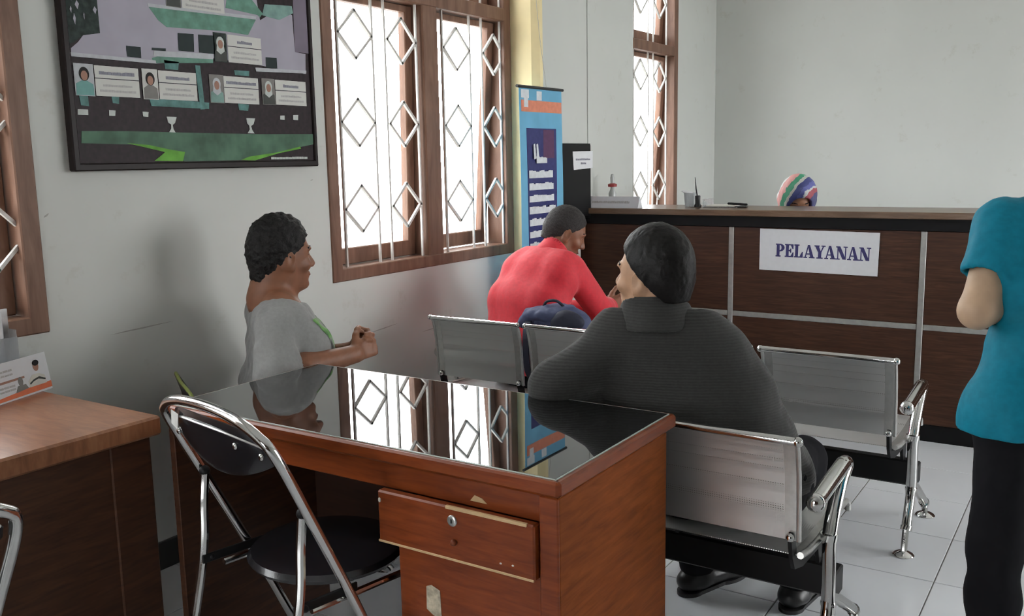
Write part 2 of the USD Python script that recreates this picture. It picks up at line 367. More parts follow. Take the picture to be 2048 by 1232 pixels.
# pilaster right of the window: grey on its broad face, yellow on the face towards the window
pil = thing('trim_1', 'wall pilaster with a yellow painted edge beside the window', loc=(-2.65, 4.2, 0), kind='structure')
P0 = [(WX - .02, 4.216), (-2.60, 4.216), (-2.572, 4.24), (-2.572, 4.66), (WX - .02, 4.66)]
obj('pilaster_body', extr(Polygon(P0), CEIL), 'wall_paint', pil, smooth=False)
obj('pilaster_edge', extr(Polygon([(WX - .02, 4.203), (-2.602, 4.203), (-2.568, 4.232), (-2.568, 4.262), (-2.5725, 4.262), (-2.5725, 4.24), (-2.60, 4.2165), (WX - .02, 4.2165)]), CEIL), 'yellow_paint', pil, label='yellow painted pilaster edge', smooth=False)
obj('trim_2', uni([bx(WX - .02, -2.60, 4.81, 5.40, -.02, CEIL), bx(WX - .02, -2.606, 4.64, 4.83, 1.116, CEIL)]), 'wall_paint', kind='structure', label='shallow wall projection between the pilaster and the narrow window', smooth=False)
obj('baseboard_left', bx(WX - .01, WX + .012, FY, 4.2, 0, .10, .003), 'black_skirting', kind='structure', label='black tiled skirting along the left wall', smooth=False)
obj('baseboard_back', bx(WX, RX, BY - .012, BY + .01, 0, .10, .003), 'black_skirting', kind='structure', smooth=False)

# windows of brown wood: fixed frame, mullion, top-hung sashes, iron grille inside
def grille_diamond(yc, zc, hw, hz, x):
    c = A([(yc, zc + hz), (yc + hw, zc), (yc, zc - hz), (yc - hw, zc)])
    ms = []
    for i in range(4):
        a, b = c[i], c[(i + 1) % 4]; d = (b - a) / np.linalg.norm(b - a); n = A([-d[1], d[0]]) * .0055
        a2, b2 = a - d * .004, b + d * .004
        q = Polygon([a2 + n, b2 + n, b2 - n, a2 - n])
        ms.append(place(extr(q, .012), (x - .006, 0, 0), (0, 1, 0), (0, 0, 1), (1, 0, 0)))
    return ms

def make_window(name, y0, y1, label, cols, zs, open_deg, grille=True):
    fx0, fx1 = WX - .125, WX + .006
    w = thing(name, label, loc=(WX, (y0 + y1) / 2, WZ[0]), kind='structure')
    ym = (y0 + y1) / 2 + .018; j = .062; mw = .0575
    zc0, zc1 = 2.10, 2.165
    obj('frame', uni([bx(fx0, fx1, y0, y0 + j, WZ[0], WZ[1], .004), bx(fx0, fx1, y1 - j, y1, WZ[0], WZ[1], .004),
                  bx(fx0, fx1, y0, y1, WZ[1] - j, WZ[1], .004), bx(fx0, fx1, y0, y1, WZ[0], WZ[0] + .055, .004),
                  bx(fx0, fx1, y0 + j - .02, y1 - j + .02, zc0, zc1, .004)]), 'window_wood', w, smooth=False)
    obj('mullion', bx(fx0, fx1 - .004, ym - mw, ym + mw, WZ[0] + .05, WZ[1] - j, .006), 'window_wood', w)
    sx0, sx1 = WX - .095, WX - .055; sm = WX - .075
    for (a, b, od) in ((y0 + j, ym - mw, open_deg[0]), (ym + mw, y1 - j, open_deg[1])):
        for (z0, z1, dg) in ((WZ[0] + .058, zc0 - .002, od), (zc1 + .01, WZ[1] - j, od * .8)):
            st, tr, br = .052, .030, .072
            a_, b_ = a + .003, b - .003
            sash = uni([bx(sx0, sx1, a_, a_ + st, z0, z1, .004), bx(sx0, sx1, b_ - st, b_, z0, z1, .004), bx(sx0, sx1, a_, b_, z1 - tr, z1, .004), bx(sx0, sx1, a_, b_, z0, z0 + br, .004)])
            pane = bx(sm - .002, sm + .002, a_ + st - .006, b_ - st + .006, z0 + br - .006, z1 - tr + .006)
            piv = (sx0, 0, z1)
            s = obj('sash', rotpts(sash, piv, (0, 1, 0), dg), 'window_wood', w, smooth=False)
            obj('pane', rotpts(pane, piv, (0, 1, 0), dg), 'window_glass', s, smooth=False)
    if grille:
        gx = WX - .022
        for (c, hw, left, right) in cols:
            for yb in (left, right):
                if yb: obj('grille_bar', bx(gx - .005, gx + .005, yb - .0045, yb + .0045, WZ[0] + .05, WZ[1] - j), 'grille_paint', w, smooth=False)
            for z in zs: obj('grille_diamond', grille_diamond(c, z, hw, .098, gx), 'grille_paint', w, smooth=False)
        for z in (1.0, 2.04, 2.25):
            pass
    return w
ZS = (1.20, 1.565, 1.93, 2.44, 2.74)
make_window('window_1', *W1, 'brown wooden double window with diamond iron grille between the chart and the banner',
            [(3.032, .105, 2.925, 3.140), (3.338, .100, 3.222, 3.443), (3.752, .105, 3.640, 3.862), (4.075, .098, 3.966, 4.135)], ZS, (1.2, 4.0))
make_window('window_2', *W2, 'brown wooden window at the left edge above the side desk', [(.41, .105, .30, .52), (.72, .10, .61, .82), (1.13, .105, 1.02, 1.24), (1.45, .098, 1.34, None)], ZS, (0.0, 0.0))
make_window('window_3', *W3, 'brown window with diamond grille partly hidden by the wall behind the counter', [(5.50, .08, 5.42, 5.58), (5.825, .105, 5.715, 5.945), (6.135, .105, 6.03, 6.25)], (1.20, 1.57, 1.942, 2.44, 2.74), (3.0, 4.0))
# daylight openings the room has on its other sides (outside the picture)
dr = thing('door_1', 'wide framed entrance opening in the right wall', loc=(RX, 4.15, 0), kind='structure')
obj('door_frame', uni([bx(RX - .01, RX + .21, 3.3, 3.38, 0, 2.4), bx(RX - .01, RX + .21, 4.92, 5.0, 0, 2.4), bx(RX - .01, RX + .21, 3.3, 5.0, 2.32, 2.4)]), 'window_wood', dr, smooth=False)
for nm, (a, b, z1) in (('window_4', (5.3, 7.0, 2.8)),):
    w = thing(nm, 'brown framed window in the right wall', loc=(RX, a, .9), kind='structure')
    obj('frame', uni([bx(RX - .005, RX + .1, a, a + .07, .9, z1), bx(RX - .005, RX + .1, b - .07, b, .9, z1), bx(RX - .005, RX + .1, a, b, z1 - .07, z1), bx(RX - .005, RX + .1, a, b, .9, .97), bx(RX - .005, RX + .1, (a + b) / 2 - .04, (a + b) / 2 + .04, .9, z1)]), 'window_wood', w, smooth=False)
w = thing('window_5', 'brown framed window in the wall behind the viewer', loc=(-1.55, FY, .35), kind='structure')
obj('frame', uni([bx(-2.2, -2.13, FY - .1, FY, .35, 2.3), bx(-.97, -.9, FY - .1, FY, .35, 2.3), bx(-2.2, -.9, FY - .1, FY, 2.23, 2.3), bx(-2.2, -.9, FY - .1, FY, .35, .42), bx(-1.59, -1.51, FY - .1, FY, .35, 2.3)]), 'window_wood', w, smooth=False)
# outside
obj('ground', [bx(-60, WX - .2, -60, 60, -.5, -.2), bx(RX + .2, 60, -60, 60, -.5, -.06), bx(WX - .2, RX + .2, BY + .2, 60, -.5, -.2), bx(WX - .2, RX + .2, -60, FY - .2, -.5, -.2)], 'outdoor_concrete', kind='structure', label='pale concrete yard outside the windows', smooth=False)
hs = thing('neighbour_house', 'pale low house with grey eaves seen outside through the left window pane', 'building', loc=(-9.5, 9.6, 0))
obj('house_wall', bx(-12.5, -9.3, 8.0, 10.6, -.2, 2.75), 'outdoor_wall', hs, smooth=False)
obj('roof', place(extr(Polygon([(-.45, 0), (4.0, 0), (1.8, .9)]), 3.2), (-9.0, 7.7, 2.72), (-1, 0, 0), (0, 0, 1), (0, 1, 0)), 'outdoor_roof', hs, smooth=False)
obj('fascia', bx(-9.0 + .42, -9.0 + .47, 7.7, 10.9, 2.55, 2.78), 'outdoor_roof', hs, smooth=False)
#--PART2

# ---------------------------------------------------------------- service counter
CY = 4.74; CX0, CX1 = -2.585, 1.55
ct = thing('service_counter', 'long dark wood-laminate service counter with grey strips and black plinth', 'counter', loc=((CX0 + CX1) / 2, CY + .2, 0))
obj('carcass', bx(CX0, CX1, CY + .018, CY + .36, .085, 1.083), 'counter_black', ct, smooth=False)
obj('plinth', bx(CX0, CX1, CY + .012, CY + .34, 0, .086, .003), 'counter_black', ct)
obj('countertop', uni([bx(CX0, CX1 + .03, CY - .04, CY + .40, 1.083, 1.115, .004), bx(-2.715, CX0 + .1, CY - .04, CY + .06, 1.083, 1.115, .004)]), 'counter_top_wood', ct)
obj('fascia', bx(-2.715, CX1, CY - .012, CY + .02, 1.026, 1.083, .002), 'counter_black', ct, label='black band under the counter top')
sx = [-2.715, -1.708, -.765, .178, 1.121, CX1]
for i in range(5):
    for (z0, z1) in ((.088, .550), (.578, 1.024)):
        a = sx[i] + (.014 if i else .002); b = sx[i + 1] - (.014 if i < 4 else .002)
        obj('panel', bx(a, b, CY, CY + .018, z0, z1, .0015), 'counter_laminate', ct)
for x in sx[1:5]: obj('upright_strip', bx(x - .0135, x + .0135, CY - .004, CY + .012, .088, 1.024, .002), 'grey_strip', ct)
for i in range(5): obj('rail_strip', bx(sx[i] + (.015 if i else 0), sx[i + 1] - (.015 if i < 4 else 0), CY - .003, CY + .012, .5505, .5775, .002), 'grey_strip', ct)

# PELAYANAN notice in fat-face capitals
def B(a, b, c, d): return sbox(a, b, c, d)
_P = unary_union([B(.10, 0, .34, 1), B(0, 0, .46, .06), B(0, .94, .5, 1), affinity.scale(Point(.38, .71).buffer(1, 24), .44, .29).difference(affinity.scale(Point(.36, .71).buffer(1, 24), .20, .235)).intersection(B(.30, .3, 1, 1.1))])
_E = unary_union([B(.10, 0, .34, 1), B(0, 0, .80, .06), B(0, .94, .78, 1), B(.3, .47, .58, .53), Polygon([(.78, .94), (.78, .66), (.73, .66), (.56, .94)]), Polygon([(.80, .06), (.80, .36), (.75, .36), (.56, .06)]), Polygon([(.58, .34), (.58, .66), (.54, .66), (.44, .5), (.54, .34)])])
_L = unary_union([B(.10, 0, .34, 1), B(0, 0, .80, .06), B(0, .94, .46, 1), Polygon([(.80, .06), (.80, .42), (.75, .42), (.54, .06)])])
_A = unary_union([Polygon([(.40, 1), (.56, 1), (.94, .03), (.66, .03)]), Polygon([(.40, 1), (.46, .98), (.19, .03), (.12, .03)]), B(.24, .28, .7, .335), B(.0, 0, .32, .055), B(.54, 0, 1.04, .055)])
_Y = unary_union([Polygon([(.06, .96), (.36, .96), (.64, .42), (.42, .40)]), Polygon([(.80, .96), (.87, .96), (.60, .40), (.54, .44)]), B(.37, .03, .63, .46), B(.22, 0, .78, .055), B(0, .945, .45, 1), B(.66, .945, 1.0, 1)])
_N = unary_union([B(.13, .03, .19, .97), Polygon([(.08, .98), (.36, .98), (.90, .02), (.62, .02)]), B(.83, .03, .89, .97), B(0, 0, .34, .055), B(0, .945, .34, 1), B(.68, .945, 1.02, 1)])
sg = thing('notice_sheet', 'white paper notice reading PELAYANAN taped to the counter front', 'sign', loc=(-1.26, CY - .006, .91))
sq = Polygon([(-1.553, 1.020), (-.962, 1.012), (-.966, .799), (-1.553, .806)])
obj('paper', place(extr(sq, .0012), (0, CY - .0045, 0), (1, 0, 0), (0, 0, 1), (0, -1, 0)), 'paper_white', sg, smooth=False)
letters = []; cx = 0
for ch, wd in (('P', .88), ('E', .88), ('L', .88), ('A', 1.0), ('Y', .94), ('A', 1.04), ('N', 1.03), ('A', 1.03), ('N', 1.0)):
    letters.append(affinity.translate({'P': _P, 'E': _E, 'L': _L, 'A': _A, 'Y': _Y, 'N': _N}[ch], cx, 0)); cx += wd + .02
lt = affinity.scale(unary_union(letters), .466 / cx, .064, origin=(0, 0))
lt = affinity.rotate(affinity.translate(lt, -1.468, .879), -.7, origin=(-1.468, .879))
lt = lt.buffer(.0011, join_style=2)
obj('lettering', place(extr(lt, .0006), (0, CY - .0058, 0), (1, 0, 0), (0, 0, 1), (0, -1, 0)), 'ink_navy', sg, smooth=False, label='navy fat serif capitals PELAYANAN')

# ---- small things on the counter
CT = 1.115
npl = thing('name_stand', 'long white folded name stand on the left end of the counter top', 'sign', loc=(-2.42, 4.76, CT))
obj('card', place(extr(Polygon([(-.03, 0), (.035, 0), (.032, .004), (.003, .064), (-.003, .064), (-.027, .004)]), .335), (-2.583, 4.76, CT), (0, 1, 0), (0, 0, 1), (1, 0, 0)), 'paper_white', npl)
def dashes(n, h, total, seed, gap=.35):
    """an illegible line of print: n little blocks of uneven width and height"""
    r = np.random.default_rng(seed); ws = r.uniform(.6, 1.6, n); ws *= total / (ws.sum() + gap * n); x = 0; out = []
    for wv in ws:
        hh = h * r.uniform(.75, 1.0); out.append(sbox(x, 0, x + wv, hh)); x += wv + gap * total / (ws.sum() / ws.mean() * 1.0 + gap * n) * .5
    return unary_union(out)
def fit(poly, w):
    b = poly.bounds; return affinity.translate(affinity.scale(poly, w / (b[2] - b[0]), 1, origin=(b[0], b[1])), -b[0], 0)
sl = math.hypot(.027, .060)
obj('lettering', place(extr(fit(dashes(24, .014, .23, 3), .235), .0005), (-2.54, 4.76 - .0185, CT + .026), (1, 0, 0), (0, .40, .917), (0, -.917, .40)), 'ink_pale', npl, smooth=False, label='faint illegible line of print')
bt = thing('small_bottle', 'small clear bottle with red neck band behind the white name stand', 'bottle', loc=(-2.49, 4.90, CT))
obj('glass', lathe((-2.49, 4.90, CT), [(0, 0), (.020, 0), (.022, .01), (.022, .075), (.012, .10), (.009, .125), (.0, .125)]), 'bottle_clear', bt)
obj('band', lathe((-2.49, 4.90, CT), [(.0, .112), (.026, .114), (.027, .128), (.014, .134), (0, .134)]), 'bottle_red', bt)
obj('stopper', lathe((-2.49, 4.90, CT), [(0, .132), (.011, .134), (.012, .165), (.008, .185), (0, .188)]), 'bottle_clear', bt)
gl = thing('water_cup', 'crumpled clear plastic cup glinting on the counter top', 'cup', loc=(-2.03, 4.95, CT))
m = lathe((0, 0, 0), [(0, 0), (.024, 0), (.034, .075), (.037, .078), (.033, .079), (.023, .004), (0, .004)], 14)
v = np.array(m.vertices); v[:, :2] *= (1 + .25 * (meshkit.noise(v * 45, 3) - .5))[:, None]; m = trimesh.Trimesh(v, m.faces, process=False); m.apply_translation((-2.03, 4.95, CT))
obj('cup_wall', m, 'clear_acrylic', gl, smooth=20)
obj('lid', rotpts(lathe((-2.045, 4.95, CT + .077), [(0, 0), (.032, 0), (.034, .004), (.03, .008), (0, .009)], 16), (-2.045, 4.95, CT + .077), (0, 1, 0), 14), 'paper_white', gl)
ph = thing('pen_stand', 'small black pen stand with one upright pen on the counter top', 'pen holder', loc=(-1.975, 4.93, CT))
obj('cup', lathe((-1.975, 4.93, CT), [(0, 0), (.020, 0), (.020, .008), (.014, .02), (.015, .062), (.011, .064), (.0, .05)]), 'black_plastic', ph)
obj('pen', tube([(-1.975, 4.93, CT + .045), (-1.985, 4.93, CT + .10), (-1.992, 4.93, CT + .165)], [.0045, .004, .0015], 8), 'black_plastic', ph)
fo = thing('document_tray', 'low clear desk tray with papers lying on the counter top', 'tray', loc=(-1.84, 4.98, CT))
each('tray_wall', [bx(-1.93, -1.74, 4.90, 5.06, CT, CT + .004), bx(-1.935, -1.931, 4.90, 5.06, CT, CT + .045, .001)], 'clear_acrylic', fo, smooth=False)
obj('paper', rotpts(bx(-1.92, -1.76, 4.91, 5.05, CT + .005, CT + .012), (-1.84, 4.98, 0), (0, 0, 1), 4), 'paper_cream', fo, smooth=False)
st = thing('stapler', 'flat black stapler lying on papers on the counter top', 'stapler', loc=(-1.73, 4.93, CT))
obj('base', bx(-1.80, -1.69, 4.915, 4.94, CT, CT + .008, .003), 'black_plastic', st)
obj('arm', rotpts(bx(-1.80, -1.69, 4.917, 4.938, CT + .010, CT + .022, .004), (-1.69, 4.93, CT + .01), (0, 1, 0), 3), 'black_metal', st)

# ---- black wall cabinet with a sheet of paper, banner on its string
bc = thing('wall_cabinet', 'flat black cabinet mounted on the wall right of the blue banner', 'cabinet', loc=(-2.56, 4.57, 1.27))
obj('body', bx(-2.605, -2.546, 4.40, 4.738, 1.06, 1.478, .003), 'counter_black', bc)
obj('door', bx(-2.547, -2.541, 4.408, 4.730, 1.07, 1.470, .002), 'counter_black', bc)
nt = thing('paper_notice', 'small white paper with two printed lines on the black wall cabinet', 'sign', loc=(-2.54, 4.63, 1.39))
obj('sheet', place(extr(Polygon([(4.52, 1.434), (4.752, 1.436), (4.750, 1.341), (4.530, 1.333)]), .001), (-2.5405, 0, 0), (0, 1, 0), (0, 0, 1), (1, 0, 0)), 'paper_white', nt, smooth=False)
obj('lettering', [place(extr(fit(dashes(10, .011, .16, 5), .165), .0005), (-2.539, 4.553, 1.385), (0, 1, 0), (0, 0, 1), (1, 0, 0)), place(extr(fit(dashes(4, .011, .06, 6), .06), .0005), (-2.539, 4.61, 1.363), (0, 1, 0), (0, 0, 1), (1, 0, 0))], 'ink_grey', nt, smooth=False)

bn = thing('hanging_banner', 'narrow blue standing banner with navy panel and white print beside the window', 'banner', loc=(-2.53, 4.18, .5))
BXW = -2.532
def onb(poly, lift, d=.0006): return place(extr(poly, d), (BXW + lift, 0, 0), (0, 1, 0), (0, 0, 1), (1, 0, 0))
# the cloth, slightly waved
ny, nz = 24, 60
yy, zz = np.meshgrid(np.linspace(3.968, 4.388, ny), np.linspace(.42, 1.748, nz))
wave = lambda y, z: .006 * np.sin((y - 4) * 17 + z * 1.3) * np.clip((1.76 - z) * 2.2, 0, 1)
def cloth(y0, y1, z0, z1, lift, n=18, th=.0008, poly=None):
    """a printed field that lies on the waved cloth"""
    yy, zz = np.meshgrid(np.linspace(y0, y1, n), np.linspace(z0, z1, max(2, int(n * (z1 - z0) / (y1 - y0)) + 1)))
    h, wd = yy.shape; x = BXW + wave(yy, zz) + lift
    V = np.vstack([np.c_[x.ravel(), yy.ravel(), zz.ravel()], np.c_[(x - th).ravel(), yy.ravel(), zz.ravel()]]); F = []
    for i in range(h - 1):
        for j in range(wd - 1):
            a, b, c, d = i * wd + j, i * wd + j + 1, (i + 1) * wd + j + 1, (i + 1) * wd + j
            F += [(a, b, c), (a, c, d)]; o = h * wd; F += [(a + o, c + o, b + o), (a + o, d + o, c + o)]
    o = h * wd
    ring = [j for j in range(wd)] + [i * wd + wd - 1 for i in range(1, h)] + [(h - 1) * wd + j for j in range(wd - 2, -1, -1)] + [i * wd for i in range(h - 2, 0, -1)]
    for k in range(len(ring)):
        a, b = ring[k], ring[(k + 1) % len(ring)]; F += [(a, a + o, b + o), (a, b + o, b)]
    return trimesh.Trimesh(V, F, process=False)
obj('cloth', cloth(3.968, 4.388, .42, 1.748, 0, 22, .0016), 'banner_blue', bn)
obj('top_rod', cyl((BXW, 3.950, 1.755), (BXW, 4.402, 1.755), .0075), 'black_plastic', bn)
obj('stripe', cloth(3.985, 4.384, 1.633, 1.690, .0012), 'banner_orange', bn, label='orange stripe across the banner')
obj('panel', cloth(4.030, 4.322, .45, 1.552, .0012, 16), 'banner_navy', bn, label='navy panel of the banner')
each('badge', [cloth(3.985, 4.060, 1.70, 1.742, .0014, 8), cloth(4.135, 4.185, 1.693, 1.738, .0014, 8), cloth(4.01, 4.05, 1.655, 1.70, .0020, 6)], 'banner_white', bn, label='white printed marks at the top of the banner')
obj('panel_shade', cloth(4.20, 4.30, 1.40, 1.545, .0018, 8), 'banner_maroon', bn, label='dull maroon patch on the navy panel')
rows = [(4.115, 4.24, 1.375, .036)] + [(4.040, 4.305, 1.30 - .061 * k, .040) for k in range(8)]
qm = [Polygon([(4.085, 1.47), (4.10, 1.475), (4.112, 1.40), (4.09, 1.395)]), Polygon([(4.113, 1.47), (4.128, 1.475), (4.14, 1.40), (4.118, 1.395)])]
each('quote_mark', [onb(q, .0085) for q in qm], 'banner_white', bn, smooth=False)
for k, (a, b, z, h_) in enumerate(rows):
    r = np.random.default_rng(40 + k)
    pz = unary_union([affinity.translate(fit(dashes(7 + k % 3, h_, b - a, 20 + k, .05), b - a - r.uniform(0, .03)), a, z), sbox(a, z + .004, b - .03, z + h_ * .62)])
    obj('print_line', onb(pz, .0078), 'banner_white', bn, smooth=False)
cd = thing('hanging_string', 'thin string hanging from above down to the blue banner rod', 'string', loc=(BXW, 4.2, 1.76))
obj('cord', tube(curve([(-2.556, 4.135, 3.19), (-2.553, 4.15, 2.5), (-2.548, 4.185, 2.1), (-2.534, 4.235, 1.763)]), .0016, 6), 'string', cd)

# ---------------------------------------------------------------- framed organisation chart
PU, PV = 1.684, 1.385
pf = thing('organisation_chart', 'large dark framed staff chart with a pale green-roofed building printed on it', 'poster', loc=(-2.70, 2.2, 1.385))
PW, PH = 1.045, .80
def onp(pts, lift, d=.0006):
    q = pts if hasattr(pts, 'bounds') else Polygon(A(pts) / 1000.0)
    if not q.is_valid: q = q.buffer(0)
    q = q.intersection(sbox(.020, .022, PW - .018, PH - .02))
    return place(extr(q, d), (-2.7015 + lift, PU, PV), (0, 1, 0), (0, 0, 1), (1, 0, 0))
obj('frame', uni([bx(WX + .004, -2.694, PU, PU + .022, PV, PV + PH, .004), bx(WX + .004, -2.694, PU + PW - .020, PU + PW, PV, PV + PH, .004), bx(WX + .004, -2.694, PU, PU + PW, PV, PV + .024, .004), bx(WX + .004, -2.694, PU, PU + PW, PV + PH - .022, PV + PH, .004)]), 'frame_black', pf, smooth=False)
obj('print', bx(WX + .002, -2.7015, PU + .004, PU + PW - .004, PV + .004, PV + PH - .004), 'poster_dark', pf, label='dark printed sheet of the chart', smooth=False)
S = {'wall': [(135, 760), (135, 613), (128, 523), (129, 424), (71, 412), (52, 390), (27, 370), (26, 346), (326, 346), (564, 382), (768, 373), (1003, 356), (1008, 432), (953, 435), (948, 571), (883, 586), (786, 535), (760, 707), (740, 780), (300, 780)],
 'canopy': [(309, 530), (770, 541), (724, 476), (616, 479), (376, 468), (345, 487)], 'canopyedge': [(308, 536), (768, 546), (767, 535), (310, 525)], 'upper': [(640, 605), (750, 605), (800, 560), (786, 545), (774, 552), (629, 560)],
 'w1': [(418, 453), (483, 456), (480, 396), (417, 395)], 'w2': [(502, 456), (570, 459), (569, 396), (501, 396)], 'w3': [(217, 394), (270, 394), (269, 359), (218, 360)], 'w4': [(802, 404), (856, 405), (856, 367), (801, 366)], 'w5': [(312, 396), (366, 398), (365, 389), (311, 388)],
 'ledge': [(24, 358), (323, 356), (324, 346), (25, 346)], 'ledge2': [(320, 387), (561, 396), (559, 378), (315, 369)], 'ledge3': [(748, 363), (1006, 369), (1005, 358), (752, 349)], 'arc': [(310, 363), (348, 375), (559, 378), (558, 365), (313, 347)],
 'tree': [(18, 780), (134, 780), (137, 613), (128, 523), (129, 424), (71, 412), (39, 389), (2, 374)], 'sky': [(958, 780), (1080, 780), (1065, 433), (1006, 436), (953, 435)], 'tower': [(812, 595), (948, 605), (953, 579), (880, 546), (797, 554)],
 'lawn': [(37, 123), (203, 125), (477, 123), (748, 122), (1035, 126), (1034, 87), (952, 75), (704, 28), (410, 26), (273, 81), (33, 86)], 'bright1': [(190, 87), (273, 81), (359, 65), (413, 58), (402, 27), (289, 29), (333, 58)], 'bright2': [(655, 28), (694, 40), (842, 56), (952, 77), (957, 69), (841, 52), (721, 26)],
 'teal1': [(39, 231), (69, 230), (70, 199), (43, 201)], 'teal2': [(150, 233), (177, 233), (175, 210), (153, 212)], 'teal3': [(287, 235), (529, 228), (527, 206), (294, 208)], 'teal4': [(480, 352), (501, 352), (510, 205), (490, 203)], 'teal5': [(658, 230), (709, 228), (702, 205), (661, 207)], 'teal6': [(356, 360), (415, 358), (409, 331), (358, 331)], 'teal7': [(649, 347), (719, 348), (717, 330), (652, 330)],
 'p1': [(30, 189), (65, 189), (64, 172), (29, 172)], 'p2': [(137, 190), (160, 189), (157, 172), (136, 172)], 'p3': [(258, 189), (281, 188), (278, 172), (259, 173)], 'p4': [(857, 193), (880, 194), (879, 177), (856, 178)], 'p5': [(924, 197), (951, 198), (949, 178), (923, 178)],
 'g1': [(349, 175), (389, 175), (381, 155), (371, 148), (373, 134), (380, 123), (355, 124), (364, 136), (365, 149), (353, 156)], 'g2': [(691, 179), (733, 179), (724, 158), (712, 151), (716, 137), (726, 124), (693, 125), (704, 138), (703, 153), (694, 160)]}
def pr(name, keys, lift, m, label=None): each(name, [onp(S[k], lift) for k in keys], m, pf, smooth=False, label=label)
pr('printed_building', ['wall'], .0006, 'print_lilac', 'pale lilac printed building')
pr('printed_trees', ['tree'], .0007, 'print_tree')
pr('printed_sky', ['sky'], .0007, 'print_sky')
pr('printed_canopy', ['canopy', 'upper', 'arc'], .0013, 'print_green', 'green printed canopy')
pr('printed_tower', ['tower'], .0014, 'print_mint')
pr('printed_ledge', ['canopyedge', 'ledge', 'ledge2', 'ledge3'], .0019, 'print_pale')
for k in ('w1', 'w2', 'w3', 'w4', 'w5'): pr('printed_window', [k], .0020, 'print_window')
pr('printed_lawn', ['lawn'], .0008, 'print_lawn', 'grey-green printed lawn')
pr('printed_grass', ['bright1', 'bright2'], .0014, 'print_lime', 'bright lime strips of lawn')
each('printed_shrub', [onp(S[k], .0009 + .0001 * i_) for i_, k in enumerate(('teal1', 'teal2', 'teal3', 'teal5', 'teal6', 'teal7', 'teal4'))], 'print_teal', pf, smooth=False)
each('printed_post', [onp(S[k], .0015) for k in ('p1', 'p2', 'p3', 'p4', 'p5')], 'print_white', pf, smooth=False)
for k in ('g1', 'g2'): pr('printed_urn', [k], .0016, 'print_white')
rr = np.random.default_rng(11)
obj('printed_glints', [onp([(x - w_, y), (x, y + h_), (x + w_, y + 3), (x + 1, y - h_)], .0013) for x, y, w_, h_ in zip(rr.uniform(35, 122, 18), rr.uniform(440, 660, 18), rr.uniform(2, 7, 18), rr.uniform(6, 18, 18))], 'print_lilac', pf, smooth=False, kind='stuff')
def _mm(p): return affinity.scale(p, .001, .001, origin=(0, 0))
cards = [((97, 325), (253, 232), (28, 94), 'uniform'), ((328, 325), (480, 231), (266, 325), 'dark'), ((598, 324), (757, 230), (535, 597), 'pale'), ((840, 325), (998, 233), (774, 838), 'jacket'), ((626, 469), (782, 373), (565, 622), 'scarf'), ((443, 622), (622, 538), (380, 440), 'jacket')]
for i, (tl, br, (p0, p1), how) in enumerate(cards):
    c = obj('name_card', onp([tl, (br[0], tl[1]), br, (tl[0], br[1])], .0024), 'print_card', pf, smooth=False)
    ym = tl[1] - (tl[1] - br[1]) * .42; wd = br[0] - tl[0]
    def line(frac, yy, n, seed, h): return onp(_mm(affinity.translate(fit(dashes(n, h, frac * wd, seed, .12), frac * wd), tl[0] + wd * (1 - frac) / 2, yy)), .0030)
    obj('rule', onp([(tl[0], ym + 1.3), (br[0], ym + 1.3), (br[0], ym - 1.3), (tl[0], ym - 1.3)], .0030), 'print_line', c, smooth=False)
    obj('card_lettering', [line((.80, .62, .86, .5, .44, .6)[i], ym + 12, (14, 9, 16, 9, 5, 9)[i], 60 + i, 11)], 'ink_grey', c, smooth=False)
    each('card_lettering', [line(.66, ym - 24, 10, 70 + i, 8), line(.82, ym - 41, 14, 80 + i, 8)], 'ink_pale', c, smooth=False)
    # little portrait left of the card: ground, shoulders, face, hair or scarf
    cxp, y0, y1 = (p0 + p1) / 2, br[1] - 2, tl[1] + 2
    pt = obj('portrait', onp([(p0, y0), (p1, y0), (p1, y1), (p0, y1)], .0020), {'uniform': 'print_pale', 'dark': 'print_card', 'pale': 'print_grey', 'jacket': 'print_grey', 'scarf': 'print_tree'}[how], pf, smooth=False)
    q = lambda p: _mm(p)
    body = Polygon([(p0 + 3, y0 + 2), (p1 - 3, y0 + 2), (p1 - 4, y0 + 36), (cxp + 9, y0 + 46), (cxp - 9, y0 + 46), (p0 + 4, y0 + 36)])
    obj('shoulders', onp(q(body), .0025), {'uniform': 'print_uniform', 'dark': 'print_grey', 'pale': 'print_mint', 'jacket': 'print_jacket', 'scarf': 'print_jacket'}[how], pt, smooth=False)
    hp = affinity.scale(Point(cxp, y0 + 66).buffer(1, 10), 17, 21)
    if how in ('pale', 'scarf', 'jacket'):
        hp = unary_union([hp, Polygon([(cxp - 15, y0 + 56), (cxp + 15, y0 + 56), (cxp + 18, y0 + 38), (cxp, y0 + 26), (cxp - 18, y0 + 38)])])
    obj('hair', onp(q(hp), .0030), {'uniform': 'print_hair', 'dark': 'print_hair', 'pale': 'print_pale', 'jacket': 'print_white', 'scarf': 'print_white'}[how], pt, smooth=False)
    obj('face', onp(q(affinity.scale(Point(cxp, y0 + 61).buffer(1, 10), 11, 15)), .0035), 'print_skin', pt, smooth=False)
obj('caption', onp(_mm(affinity.translate(fit(dashes(14, 9, 185, 9, .2), 188), 800, 29)), .0018), 'print_white', pf, smooth=False)

# scuffs on the left wall
for k, (y, z, ln, an, wd) in enumerate(((1.60, 1.255, .022, 35, .003), (2.72, 1.33, .016, 20, .002), (1.9, .86, .25, 2, .0025), (3.12, .66, .20, 4, .0025), (3.45, .60, .12, 3, .002))):
    q = affinity.rotate(Polygon([(-ln / 2, 0), (-ln / 4, wd), (ln / 4, wd * .7), (ln / 2, 0), (0, -wd)]), an)
    s_ = obj('wall_scuff', place(extr(q, .0005), (WX, y, z), (0, 1, 0), (0, 0, 1), (1, 0, 0)), 'scuff_grey', kind='structure', label='faint grey scuff line on the left wall', smooth=False)

